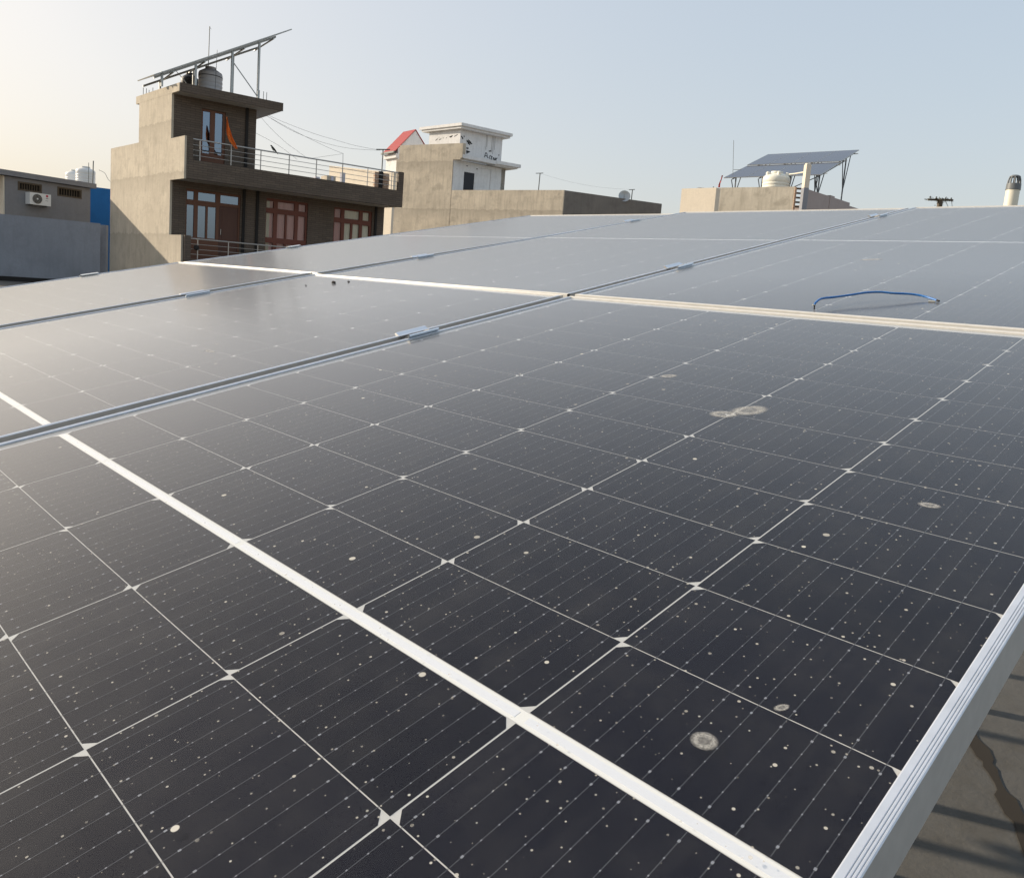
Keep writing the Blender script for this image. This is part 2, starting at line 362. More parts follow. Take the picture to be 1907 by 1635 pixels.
def cell_mesh():
    ch = .0068; poly = [(-HALF_C, -HALF_R), (HALF_C, -HALF_R), (HALF_C, HALF_R - ch), (HALF_C - ch, HALF_R), (-HALF_C + ch, HALF_R), (-HALF_C, HALF_R - ch)]
    return MB().prism(poly, -.00012, 0).mesh('cell', 'cell')
CELL = cell_mesh()
PROF = [(-.0100, -.0002), (-.0100, .0006), (-.0097, .0012), (-.0090, .0016), (-.0056, .0016), (-.0052, .0010), (-.0047, .0016), (-.0039, .0016), (-.0035, .0010), (-.0030, .0016),
        (-.0022, .0016), (-.0018, .0010), (-.0013, .0016), (-.0006, .0015), (0, .0009), (0, -.0334), (-.028, -.0334), (-.028, -.0314), (-.002, -.0314), (-.002, -.0065), (-.0100, -.0065)]
def frame_mesh(side):
    mb = MB(); e = .0
    if side == 'E': mb.extrude(PROF, (WE, -H2 + LIP, 0), (WE, H2 - LIP, 0), (1, 0, 0), (0, 0, 1))
    if side == 'W': mb.extrude(PROF, (-WW, -H2 + LIP, 0), (-WW, H2 - LIP, 0), (-1, 0, 0), (0, 0, 1))
    if side == 'N': mb.extrude(PROF, (-WW, H2, 0), (WE, H2, 0), (0, 1, 0), (0, 0, 1))
    if side == 'S': mb.extrude(PROF, (-WW, -H2, 0), (WE, -H2, 0), (0, -1, 0), (0, 0, 1))
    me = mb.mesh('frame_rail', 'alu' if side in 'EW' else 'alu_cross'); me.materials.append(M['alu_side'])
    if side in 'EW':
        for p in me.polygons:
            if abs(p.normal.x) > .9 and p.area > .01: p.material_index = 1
    return me
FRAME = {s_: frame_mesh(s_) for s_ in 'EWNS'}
BACK = MB().box(-WW + .003, WE - .003, -H2 + .003, H2 - .003, -.0062, -.00374).mesh('backsheet', 'backsheet')
mb = MB().box(-WW + .0022, WE - .0022, -H2 + .0022, H2 - .0022, -.0033, -.0004); GLASS = mb.mesh('glass', 'module_glass'); GLASS.materials.append(M['clear'])
for p in GLASS.polygons: p.material_index = 0 if p.normal.z > .5 else 1
X0 = -.552          # cell field starts here (west), six columns
def cell_centre(c, r):           # r: 0..11 towards +y of the upper half, -1..-12 in the lower
    x = X0 + (c + .5) * PC
    y = (CG + (r + .5) * PR) if r >= 0 else -(CG + (-r - .5) * PR)
    return x, y
def ribbons():
    out = []
    for a, b in ((0, 1), (1, 3), (3, 5), (5, 6)):
        mb = MB(); x0, x1 = X0 + a * PC + .004, X0 + b * PC - .004
        mb.box(x0, x1, -.0029, .0029, -.00366, -.0035)
        out.append(mb.mesh('bus_ribbon', 'ribbon'))
    return out
RIBS = ribbons(); STRIP = MB().box(X0 + .001, X0 + 6 * PC - .001, -.0052, .0052, -.00374, -.00366).mesh('centre_strip', 'centre_strip')
def busbars(pads):
    mb = MB(); mp = MB()
    for c in range(6):
        for k in range(10):
            x = X0 + c * PC + .001 + .0182 * (k + .5); h = .00024
            for sg in (1, -1):
                y0, y1 = CG + .001, CG + 12 * PR - .001
                a, b = (y0, y1) if sg > 0 else (-y1, -y0)
                mb.quad((x - h, a, -.00338), (x + h, a, -.00338), (x + h, b, -.00338), (x - h, b, -.00338))
                if pads:
                    for r in range(12):
                        yb = sg * (CG + r * PR)
                        for j, t in enumerate((.008, .0205, .033, .0455, .058, .0705, .083)):
                            q = .00068 if j in (0, 6) else .00038
                            yy = yb + sg * t; mp.quad((x - q, yy - q * 1.3, -.00335), (x + q, yy - q * 1.3, -.00335), (x + q, yy + q * 1.3, -.00335), (x - q, yy + q * 1.3, -.00335))
    return mb.mesh('busbar_wires', 'busbar'), (mp.mesh('solder_pads', 'pad') if pads else None)
BUS, PADS = busbars(True)

PANEL_LABEL = {
    (0, 0): 'nearest large solar panel, covered in specks and bird stains, filling the foreground',
    (1, 0): 'solar panel left of the nearest one, across the wide aluminium gap, pale with sky reflection',
    (2, 0): 'solar panel at the far left edge, washed out by bright cream sky reflection',
    (0, 1): 'grey reflecting solar panel at right with the blue cable lying on it',
    (1, 1): 'solar panel in the upper row, between two rails, below the plastered grey house',
    (2, 1): 'solar panel at the far left of the upper row, below the brown tiled house'}
EXTRA = {(0, 0): (0, 0, 0), (0, 1): (0, 0, .0008), (1, 0): (.25, .0, .0035), (1, 1): (.0, -.06, -.001), (2, 0): (.10, .0, .011), (2, 1): (.22, -.42, -.0005)}  # roll about y, pitch about x (deg), lift
panels = {}
for (c, r), lab in PANEL_LABEL.items():
    root = empty('solar_module', label=lab, cat='solar panel', group='solar panels of the rooftop array')
    ry, rx, dz = EXTRA[(c, r)]
    root.matrix_world = BASE @ Matrix.Translation((-.552 - PU * c, PV * r, dz)) @ Matrix.Rotation(R(ry), 4, 'Y') @ Matrix.Rotation(R(rx), 4, 'X')
    panels[(c, r)] = root
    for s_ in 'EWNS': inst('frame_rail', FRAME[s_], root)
    inst('backsheet', BACK, root); inst('glass', GLASS, root)
    inst('centre_strip', STRIP, root)
    for me in RIBS: inst('bus_ribbon', me, root)
    for cc in range(6):
        for rr in range(-12, 12):
            x, y = cell_centre(cc, rr)
            # strings alternate direction: chamfers face +y or -y, mirrored in the lower half
            flip = (cc % 2 == 0) ^ (rr < 0)
            mw = Matrix.Translation((x, y, -.0036)) @ (Matrix.Rotation(math.pi, 4, 'Z') if flip else Matrix.Identity(4))
            inst('cell', CELL, root, mw)
    tag(inst('busbar_wires', BUS, root), kind='stuff')
    if (c, r) in ((0, 0), (0, 1), (1, 0)): tag(inst('solder_pads', PADS, root), kind='stuff')

# dried stains on the near glass: parts of the panels they stick to
def blob(rx, ry, n=22, jag=.18):
    ph = [random.random() * 6.28 for _ in range(4)]; mb = MB(); pts = []
    for k in range(n):
        t = 2 * math.pi * k / n; q = 1 + jag * (math.sin(2 * t + ph[0]) * .5 + math.sin(3 * t + ph[1]) * .4 + math.sin(5 * t + ph[2]) * .25)
        pts.append((math.cos(t) * q, math.sin(t) * q))
    i = 0; mb.v = [(x, y, 0) for x, y in pts] + [(x, y, .25) for x, y in pts]; mb.f = [tuple(range(n, 2 * n))] + [(k, (k + 1) % n, n + (k + 1) % n, n + k) for k in range(n)]
    return mb
def stain(key, u, v, rx, ry, rot=0):
    root = panels[key]; o = blob(rx, ry).build('dried_stain', 'stain', root)
    o.matrix_local = Matrix.Translation((u + .552 + PU * key[0], v - PV * key[1], -.0003)) @ Matrix.Rotation(R(rot), 4, 'Z') @ Matrix.Diagonal((rx, ry, .0006, 1)); return o
for a in (((0, 0), -.352, .574, .026, .019, 60), ((0, 0), -.371, .545, .019, .014, 20), ((0, 0), -.0895, .0485, .0085, .0078, 0), ((0, 0), -.5265, .656, .014, .009, 40), ((0, 1), -.704, 1.8485, .030, .014, 30),
          ((0, 0), -.070, .100, .0055, .0030, 60), ((1, 0), -1.42, .36, .022, .007, 0), ((0, 0), -.095, .42, .010, .006, 10)): stain(*a)

def on_panel(key, u, v, h=0.0):
    """world point on a panel: array coordinates u, v in metres, h above the glass"""
    return panels[key].matrix_world @ Vector((u + .552 + PU * key[0], v - PV * key[1], h))
bpy.context.view_layer.update()

# mid clamps
def clamp_mesh():
    mb = MB(); y0, y1 = -.0375, .0375
    for sg in (1, -1):     # two ridged flanges
        P = [(.0205, .0019), (.0250, .0066), (.0244, .0082), (.0222, .0088), (.0195, .0080), (.0150, .0054), (.0110, .0036), (.0086, .0030), (.0086, -.0215), (.0104, -.0215), (.0104, .0012), (.0112, .0019)]
        mb.extrude([(sg * x, z) for x, z in P], (0, y0, 0), (0, y1, 0), (1, 0, 0), (0, 0, 1))
    mb.extrude([(-.0086, -.0215), (.0086, -.0215), (.0086, -.0195), (-.0086, -.0195)], (0, y0 + .0005, 0), (0, y1 - .0005, 0), (1, 0, 0), (0, 0, 1))
    return mb.mesh('channel', 'clamp')
CLP = clamp_mesh()
BLT = MB().lathe([(.0045, -.0205), (.0075, -.0202), (.0075, -.0135), (.0068, -.0128), (.0035, -.0126), (.0033, -.0150)], 6).mesh('bolt', 'bolt')
def mid_clamp(c, v, label, dh=0.0):
    t = empty('mid_clamp', label=label, cat='clamp', group='aluminium clamps holding the panels')
    gapu = -.552 - PU * c - WW - (PU - WE - WW) / 2
    t.matrix_world = BASE @ Matrix.Translation((gapu, v, .0004 + dh)); inst('channel', CLP, t); inst('bolt', BLT, t)
mid_clamp(0, .668, 'nearest aluminium clamp in the gap left of the nearest panel')
mid_clamp(0, 1.602, 'aluminium clamp just beyond the sun-tinted cross frame, on the nearest gap')
mid_clamp(0, 3.02, 'small aluminium clamp near the far end of the nearest gap, upper right')
mid_clamp(1, .705, 'aluminium clamp in the left gap, with bright reflection on both sides', .0045)
mid_clamp(1, 1.60, 'aluminium clamp of the second gap, below the brown tiled house', -.001)
mid_clamp(1, 2.93, 'tiny aluminium clamp at the far end of the second gap, below the grey wall', -.004)
ZP = [(.0225, .0018), (.0225, .0042), (.004, .0052), (-.003, .0046), (-.003, -.030), (-.020, -.030), (-.020, -.033), (-.0004, -.033), (-.0004, .0022)]
ZCL = MB().extrude(ZP, (0, -.034, 0), (0, .034, 0), (1, 0, 0), (0, 0, 1)).mesh('bracket', 'clamp')
for v, h, lab in ((.745, .014, 'end clamp on the outer edge of the far left panel, before the blue grey wall'), (1.69, .010, 'end clamp on the outer left edge, below the brown house balcony')):
    t = empty('end_clamp', label=lab, cat='clamp', group='aluminium clamps holding the panels')
    t.matrix_world = BASE @ Matrix.Translation((-.552 - PU * 2 - WW - .0005, v, h)); inst('bracket', ZCL, t)
    o = inst('bolt', BLT, t); o.location = (-.012, 0, -.01)

# mounting rails and legs below the panels
RP = [(-.02, -.02), (.02, -.02), (.02, .02), (.012, .02), (.012, -.012), (-.012, -.012), (-.012, .02), (-.02, .02)]
for v, lab in ((-.68, 'mounting rail under the lower end of the lower panel row'), (.68, 'mounting rail under the upper end of the lower panel row'), (1.60, 'mounting rail under the lower end of the upper panel row'), (2.98, 'mounting rail under the far end of the upper panel row')):
    t = empty('mounting_rail', label=lab, cat='rail', group='rails carrying the solar panels')
    t.matrix_world = BASE @ Matrix.Translation((-1.7, v, -.0655))
    o = MB().extrude(RP, (-1.80, 0, 0), (1.66, 0, 0), (0, 1, 0), (0, 0, 1)).build('channel', 'galv', t)
    for u in (-1.6, -.3, .6):
        p = t.matrix_world @ Vector((u, 0, -.02)); lg = MB(); lg.box(p.x - .02, p.x + .02, p.y - .02, p.y + .02, 0.006, p.z); lg.box(p.x - .08, p.x + .08, p.y - .08, p.y + .08, 0.0, .006)
        o = lg.build('leg', 'galv', t); o.matrix_parent_inverse = t.matrix_world.inverted()

# blue cable offcut on the upper right panel
t = empty('blue_cable', label='short blue cable arching over the upper right solar panel', cat='cable'); t.location = on_panel((0, 1), -.546, 1.1746)
pts = [(-.5479, 1.1785, .0095), (-.5478, 1.1830, .0135), (-.5500, 1.2120, .0155), (-.5380, 1.2380, .0146), (-.5179, 1.2708, .0148), (-.5000, 1.2960, .0161), (-.4781, 1.3155, .0154), (-.4584, 1.3228, .0131), (-.4277, 1.3407, .0098), (-.4039, 1.3425, .0062), (-.3790, 1.3300, .0028)]
def smooth_path(P, k=4):
    P = [Vector(p) for p in P]; out = []
    for i in range(len(P) - 1):
        p0, p1, p2, p3 = P[max(i - 1, 0)], P[i], P[i + 1], P[min(i + 2, len(P) - 1)]
        for j in range(k):
            s_ = j / k; out.append(.5 * ((2 * p1) + (p2 - p0) * s_ + (2 * p0 - 5 * p1 + 4 * p2 - p3) * s_ ** 2 + (3 * p1 - p0 - 3 * p2 + p3) * s_ ** 3))
    return out + [P[-1]]
def rel(P, o): return [tuple(Vector(p) - o) for p in P]
wp = [on_panel((0, 1), *p) for p in smooth_path(pts)]
MB().tube(rel(wp, t.location), .0020, 10).build('sheath', 'cable', t, True)
e = wp[-1]; dcb = (wp[-1] - wp[-3]).normalized()
MB().tube(rel([e, e + dcb * .006], t.location), .0019, 8).build('cut_end', 'black_rubber', t)
MB().tube(rel([on_panel((0, 1), -.391, 1.322, .0014), on_panel((0, 1), -.380, 1.325, .0014)], t.location), .0014, 6).build('bare_strand', 'lug', t)
MB().tube(rel([on_panel((0, 1), -.5481, 1.1775, .0005), on_panel((0, 1), -.5480, 1.1778, .0092)], t.location), .0014, 6).build('stub', 'black_rubber', t)
q = on_panel((0, 1), -.5480, 1.1778, .0092); MB().tube(rel([q - right * .004, q + right * .003], t.location), .0013, 6).build('bare_end', 'lug', t)
# dark bits of debris on the middle left panel
for px, (u, v, s_, lab) in enumerate(((-2.005, 1.02, .010, 'largest dark bird dropping lump on the pale panel left of centre'), (-1.975, 1.055, .005, 'thin dark crumb just right of the largest dropping lump'), (-2.06, .955, .004, 'tiny dark crumb left of the largest dropping lump'))):
    o = MB().lathe([(.2, 0), (.8, .1), (1, .35), (.75, .7), (.3, .95)], 9).build('dropping', 'dropping'); tag(o, lab, 'dropping', 'dark droppings on the panel')
    for vx in o.data.vertices: vx.co *= random.uniform(.7, 1.2)
    o.scale = (s_, s_ * .7, s_ * .7); o.location = on_panel((1, 0), u, v, 0); o.rotation_euler = (.1, 0, px)

# ------------------------------------------------------------------ brown tiled house with tower
BH = empty('brown_house', (-27.087, 10.488, 0), 9.0, 'house with plastered side wall, brown tiled front and stair tower', 'house')
def S(w_): return (-.9888 * w_, -.1495 * w_)
def up_y(p, d): return (p[0], p[1] + d)
XE = 1.137                                        # plane of the balcony fronts
P5 = S(5.95); P3 = S(2.97)
MB().prism([up_y((-.16, .02), .10), (-.16, 7.88), (-6.2, 7.88), up_y(P5, .12)], -4, 4.75).build('core', 'dark_cement', BH)
MB().prism([S(0), P5, up_y(P5, .07), up_y(S(0), .07)], -4, 4.76).build('side_wall', 'plaster', BH)
MB().prism([S(0), P3, up_y(P3, .07), up_y(S(0), .07)], 4.76, 7.05).build('tower_side_wall', 'plaster', BH)
MB().prism([up_y(P3, .002), up_y(P5, .002), up_y(P5, .2), up_y(P3, .2)], 4.76, 5.69).build('parapet', 'plaster', BH)
MB().prism([(-.16, .12), (-.16, 2.77), (-2.9, 2.77), up_y(P3, .1)], 4.75, 7.05).build('tower_core', 'dark_cement', BH)
MB().prism([up_y(P5, .12), (P5[0], 7.88), (P5[0] - .08, 7.88), (P5[0] - .08, -.75)], -4, 5.6).build('west_wall', 'plaster', BH)
G1 = (.51, 2.34, 1.30, 4.05); G2 = (3.24, 4.80, 1.30, 4.08); G3 = (5.82, 7.40, 1.30, 4.06); UD = (.95, 1.75, 4.76, 6.75)
wall_yz(-.16, 0, .07, 7.9, -4, 4.76, [G1, G2, G3]).build('front_wall', 'tile', BH)
wall_yz(-.16, 0, .07, 2.79, 4.76, 7.05, [UD]).build('tower_front_wall', 'tile', BH)
def joinery(rect, panes, wood_, parent, pane='pane', door=None, curtains=()):
    y0, y1, z0, z1 = rect
    wd = wall_yz(-.13, -.05, y0, y1, z0, z1, panes + ([door] if door else [])).build('window', wood_, parent)
    for p_ in panes: MB().box(-.10, -.094, p_[0] - .004, p_[1] + .004, p_[2] - .004, p_[3] + .004).build('pane', pane, wd)
    if door:
        d = MB().box(-.125, -.08, *door).build('door', 'door_wood', parent)
        MB().box(-.08, -.068, door[0] + .12, door[1] - .12, door[2] + .2, door[2] + .95).box(-.08, -.068, door[0] + .12, door[1] - .12, door[2] + 1.1, door[3] - .15).build('door_panel', 'door_wood', d)
        MB().tube([(-.08, door[0] + .07, 2.62), (-.03, door[0] + .07, 2.62), (-.03, door[0] + .07, 2.80), (-.08, door[0] + .07, 2.80)], .012, 6).build('handle', 'steel', d)
    for a, b, c, d_, m_ in curtains:
        mb = MB(); k = 26
        for i in range(k):
            ya, yb = a + (b - a) * i / k, a + (b - a) * (i + 1) / k
            xa, xb = -.142 + .011 * math.sin(i * 1.9), -.142 + .011 * math.sin((i + 1) * 1.9)
            mb.quad((xa, ya, c), (xb, yb, c), (xb, yb, d_), (xa, ya, d_))
        mb.build('curtain', m_, wd)
    return wd
joinery(UD, [(1.01, 1.25, 5.3, 6.68), (1.41, 1.66, 5.3, 6.69)], 'wood', BH, 'mirror_pane')
joinery(G1, [(.56, .78, 3.70, 3.97), (.92, 1.50, 3.70, 3.97), (1.66, 2.28, 3.70, 3.97), (.56, .79, 2.45, 3.52), (.92, 1.18, 2.45, 3.52), (1.25, 1.52, 2.45, 3.52)], 'wood', BH, 'mirror_pane', (1.62, 2.28, 1.32, 3.60))
joinery(G2, [(3.27, 3.53, 3.74, 3.99), (3.68, 4.30, 3.74, 3.99), (4.46, 4.73, 3.74, 3.99), (3.27, 3.54, 2.69, 3.56), (3.68, 3.97, 2.69, 3.56), (4.04, 4.33, 2.69, 3.56), (4.45, 4.73, 2.69, 3.56),
             (3.27, 3.54, 1.5, 2.5), (3.68, 3.97, 1.5, 2.5), (4.04, 4.33, 1.5, 2.5), (4.45, 4.73, 1.5, 2.5)], 'red_wood', BH, 'pane',
        None, [(3.25, 3.42, 1.4, 4.05, 'cream_cloth'), (3.42, 4.78, 1.4, 4.05, 'pink_cloth')])
joinery(G3, [(5.87, 6.13, 3.69, 4.00), (6.27, 6.88, 3.69, 4.00), (7.02, 7.30, 3.69, 4.00), (5.87, 6.15, 2.5, 3.51), (6.28, 6.54, 2.5, 3.51), (6.62, 6.90, 2.5, 3.51), (7.02, 7.31, 2.5, 3.51)], 'red_wood', BH, 'pane',
        None, [(5.84, 6.22, 1.4, 4.05, 'pink_cloth'), (6.22, 7.38, 1.4, 4.05, 'cream_cloth')])
for y_, z0, z1 in ((2.46, 4.76, 7.04), (2.445, -4, 4.4), (2.92, -4, 4.4), (7.54, -4, 4.4)):
    MB().box(0, .055, y_ - .045, y_ + .045, z0, z1).build('dark_strip', 'dark', BH)  # narrow dark vertical strips set on the tiled front
# tower roof slab
q0, q1 = S(-.62), S(3.29)
MB().prism([up_y(q0, -.003), (q0[0], q0[1] + 3.40), (q1[0] - .1, q0[1] + 3.2), up_y(q1, -.003)], 7.05, 7.31).build('roof_slab', 'plaster', BH)
MB().box(q0[0] + .001, q0[0] + .03, q0[1] + .02, q0[1] + 3.41, 7.04, 7.315).build('fascia', 'tile', BH)
MB().prism([(.01, .1), (q0[0] - .01, .12), (q0[0] - .01, 3.46), (-2.8, 3.2), (-2.8, 2.8), (.01, 2.8)], 7.035, 7.05).build('soffit', 'soffit', BH)
# balconies
def balcony(zb, zt, zp, zr, south_w, prow, name_s):
    MB().prism([(0.001, .08), (XE - .12, .19), (XE - .12, 8.05), (.001, 7.88)], zb + .005, zb + .16).build('balcony_floor', 'soffit', BH)
    front = MB(); y0 = .172
    front.box(XE - .12, XE, y0 + .06, y0 + 7.91, zb, zt); front.box(XE - .121, XE + .001, y0 + .06, y0 + .26, zt, zp); front.box(XE - .121, XE + .001, y0 + 7.69, y0 + 7.911, zt, zp - .02)
    front.build('balcony_front', 'tile', BH)
    a, b = S(0), S(-south_w)
    MB().prism([up_y(a, -.002), up_y(b, -.002), up_y(b, .06), up_y(a, .06)], zb - .02, zp).build('balcony_side_wall', 'plaster', BH)
    rl = MB().tube([(XE - .06, y0 + .2, zr), (XE - .06, y0 + 7.75, zr)], .024, 8).build('handrail', 'steel', BH, True)
    for k in range(3):
        z = zt + (zr - zt) * (k + 1) / 4 - .01
        MB().tube([(XE - .06, y0 + .22, z), (XE - .06, y0 + 7.72, z)], .0095, 6).build('rail', 'steel', rl)
    for k in range(8):
        y = y0 + .49 + .991 * k; MB().tube([(XE - .06, y, zt), (XE - .06, y, zr)], .018, 6).build('post', 'steel', rl)
balcony(4.27, 4.88, 5.60, 5.54, 1.15, 0, 0)
balcony(1.10, 1.70, 2.45, 2.36, 1.03, 0, 0)
MB().lathe([(.02, -.09), (.08, -.06), (.09, 0), (.07, .06), (.02, .09)], 12, (XE + .03, .60, 2.08)).build('wall_lamp', 'dark', BH, True)
# starter bars left standing on the tower roof
for x_, y_ in ((-3.05, -.30), (-3.0, -.12), (-2.78, -.25), (-2.72, -.05), (.35, 2.66), (.38, 2.74), (.33, 2.90), (.3, 3.02)):
    MB().tube([(x_, y_, 7.31), (x_ + .01, y_, 7.55 + .1 * random.random())], .010, 5).build('starter_bar', 'rusty', BH)
def local_to_world(root, p): return root.matrix_world @ Vector(p)
bpy.context.view_layer.update()
BW = lambda x, y, z: BH.matrix_world @ Vector((x, y, z))

# rooftop solar array on the tower, seen almost edge-on
def far_panel(parent_M, name, label, wdt, hgt, group):
    t = empty(name, label=label, cat='solar panel', group=group); t.matrix_world = parent_M
    fb = MB()
    for a, b, c, d in holes(0, wdt, 0, hgt, [(.013, wdt - .013, .013, hgt - .013)]): fb.box(a, b, c, d, -.035, .002)
    fb.build('frame', 'galv', t)
    MB().box(.008, wdt - .008, .008, hgt - .008, -.012, -.001).build('laminate', 'far_cells', t); return t
sl = math.atan2(10.13 - 7.44, 4.80)
ARR = BH.matrix_world @ Matrix.Translation((-.30, -.50, 7.586)) @ Matrix.Rotation(sl, 4, 'X') @ Matrix.Rotation(R(4.5), 4, 'Y')
ll = math.hypot(4.54, 2.54)
names = ['near column', 'rear column']
for c in range(2):
    for r in range(2):
        far_panel(ARR @ Matrix.Translation((-1.13 * (c + 1) + .0, r * (ll / 2 + .005), 0)), 'solar_module', 'solar panel seen edge-on above the stair tower, %s, %s half' % (names[c], ['lower left', 'upper right'][r]), 1.12, ll / 2 - .01, 'edge-on solar panels over the stair tower')
FR = empty('steel_structure', BW(0, 0, 7.31), 9.0, 'steel posts and rafters carrying the edge-on solar array on the tower', 'frame')
bpy.context.view_layer.update()
def arr(xw, y, dz=0.0): return Vector((-.30 - xw, y, 7.44 + (y + .76) * math.tan(sl) - .04 + dz)) - Vector((0, 0, 7.31))
for xw in (.25, 2.0):
    a, b = arr(xw, -.45), arr(xw, 3.55); MB().extrude([(-.03, -.075), (.03, -.075), (.03, 0), (-.03, 0)], a, b, (1, 0, 0), (0, 0, 1)).build('rafter', 'galv', FR)
for y in (.1, 1.1, 2.4, 3.4):
    a, b = arr(0, y), arr(2.2, y); MB().extrude([(-.02, -.11), (.02, -.11), (.02, -.075), (-.02, -.075)], a, b, (0, 1, 0), (0, 0, 1)).build('purlin', 'galv', FR)
for xw, y, ex, wd_ in ((.25, -.34 + .14, .1, .045), (2.0, .10, 0, .04), (.25, .86, 0, .045), (.25, 2.06, 0, .045), (.25, 2.98, 0, .045), (2.0, 1.2, 0, .03), (2.0, 2.6, 0, .03)):
    p = arr(xw, y); MB().box(p.x - wd_, p.x + wd_, p.y - wd_ / 1.4, p.y + wd_ / 1.4, 0, p.z - .03 + ex).build('post', 'galv', FR)
MB().tube([arr(.25, 2.06, -.35), (arr(.25, 2.98).x, 2.95, .32)], .02, 6).build('brace', 'galv', FR)
MB().box(.15 - .30 - .45 + .0, .10, 2.80, 3.12, .0, .09).build('footing', 'dark_cement', FR)

def water_tank(name, label, p, r, h, m_, ribs=4, knobs=0, group=None):
    t = empty(name, p, label=label, cat='water tank', group=group)
    pr = [(r * .96, 0), (r, .02)]
    for k in range(ribs):
        z = h * (.10 + .62 * k / ribs); pr += [(r, z), (r * .965, z + h * .035), (r, z + h * .07)]
    pr += [(r, h * .80), (r * .94, h * .86), (r * .55, h * .95), (r * .42, h * .955), (r * .42, h), (r * .36, h * 1.015), (.02, h * 1.02)]
    MB().lathe(pr, 32).build('shell', m_, t, True)
    MB().lathe([(r * .45, h * .975), (r * .45, h * 1.03), (r * .1, h * 1.05)], 24).build('lid', m_, t, True)
    for k in range(knobs):
        a = 2 * math.pi * (k + .3) / knobs; MB().lathe([(r * .16, h * .84), (r * .16, h * .97), (r * .10, h * 1.0)], 10, (math.cos(a) * r * .74, math.sin(a) * r * .74, 0)).build('lifting_knob', m_, t, True)
    return t
tk = water_tank('water_tank', 'dusty white ribbed water tank on the stair tower roof', BW(-1.37, 1.56, 7.31), .405, 1.10, 'tank_grey', 5, 0, 'rooftop water tanks')
for z in (.80,): MB().lathe([(.408, z - .012), (.412, z), (.408, z + .012)], 32).build('strap', 'black_rubber', tk)
water_tank('water_tank', 'small black water tank left of the white one on the stair tower', BW(-2.85, 1.22, 7.31), .31, 1.08, 'tank_black', 4, 0, 'rooftop water tanks')
def rod(name, label, cat, a, b, r, m_='rusty', group=None):
    a, b = Vector(a), Vector(b); t = empty(name, a, label=label, cat=cat, group=group); MB().tube([(0, 0, 0), b - a], r, 6).build('rod', m_, t); return t
t = rod('lightning_rod', 'tall thin lightning rod rising above the edge-on solar array', 'rod', BW(-2.1, 1.65, 7.31), BW(-2.12, 1.68, 10.02), .014)
MB().tube([(-.05, .03, 2.60), (.01, .02, 2.68), (.06, .06, 2.60)], .006, 5).build('spikes', 'rusty', t)
rod('thin_rod', 'thin rod in front of the white tank on the tower', 'rod', BW(-.77, 1.56, 7.31), BW(-.75, 1.60, 8.93), .008)
# pipe between posts at the left of the tower roof
o = MB().tube([BW(-.5, .15, 7.95), BW(-1.2, .6, 7.83), BW(-2.5, 1.2, 7.75)], .012, 5).build('tank_pipe', 'galv'); tag(o, 'thin pipe sloping from the array post to the black tank', 'pipe')

# orange flag, bird, wires, clutter on the terrace
FL = empty('orange_flag', BW(XE - .06, .172 + 1.48, 4.88), 9.0, 'orange pennant hanging on a stick beside the tower door', 'flag')
rows = [((1.28, 6.41), (1.31, 6.40)), ((1.275, 6.28), (1.345, 6.26)), ((1.27, 6.12), (1.385, 6.13)), ((1.28, 5.98), (1.42, 6.0)), ((1.31, 5.85), (1.45, 5.88)), ((1.37, 5.73), (1.485, 5.78)), ((1.43, 5.63), (1.55, 5.68)), ((1.50, 5.55), (1.61, 5.60)), ((1.56, 5.47), (1.66, 5.50)), ((1.60, 5.43), (1.69, 5.46))]
mb = MB(); k = 6
for i in range(len(rows) - 1):
    for j in range(k):
        def pt(i_, j_):
            (a, za), (b, zb_) = rows[i_]; f_ = j_ / k; return (.05 * math.sin(j_ * 1.7 + i_ * .8) + .05, a + (b - a) * f_ - 1.48, za + (zb_ - za) * f_ - 4.88)
        mb.quad(pt(i, j), pt(i, j + 1), pt(i + 1, j + 1), pt(i + 1, j))
mb.build('cloth', 'orange', FL, True)
MB().tube([(0, -.03, 0), (0, -.20, 1.55)], .011, 6).build('stick', 'pole_wood', FL)
def bird():
    t = empty('bird', BW(XE - .06, .172 + 2.90, 5.564), 9.0, 'dark bird perched on the terrace handrail', 'bird')
    P = [(0, .16, -.07), (0, .10, -.005), (0, .055, .045), (0, .0, .085), (0, -.045, .13), (0, -.068, .165), (0, -.085, .182), (0, -.105, .186), (0, -.125, .188)]
    rr = [.008, .013, .028, .040, .038, .024, .024, .016, .003]
    b = MB().tube(P, rr, 12).build('body', 'feather', t, True)
    MB().lathe([(.004, 0), (.022, .02), (.026, .05), (.012, .085)], 8, (0, -.02, .03)).build('breast', 'feather_pale', t, True)
    for s_ in (-.03, .03): 
        MB().tube([(s_, -.005, .08), (s_ * 1.15, .05, .045), (s_ * .7, .125, -.03)], [.016, .02, .004], 6).build('wing', 'feather', t, True)
        MB().tube([(s_ * .4, .01, .05), (s_ * .4, 0, .004)], .0035, 5).build('leg', 'feather', t)
    return t
bird()
tp = empty('wire_pole', BW(.26, 7.57, 4.75), label='T-shaped wire pole at the right end of the brown terrace', cat='pole', group='T-shaped rooftop poles')
MB().tube([(0, 0, 0), (.02, 0, 1.69)], .022, 6).build('upright', 'rusty', tp); MB().tube([(-.17, -.18, 1.665), (.19, .2, 1.70)], .022, 6).build('crossbar', 'rusty', tp)
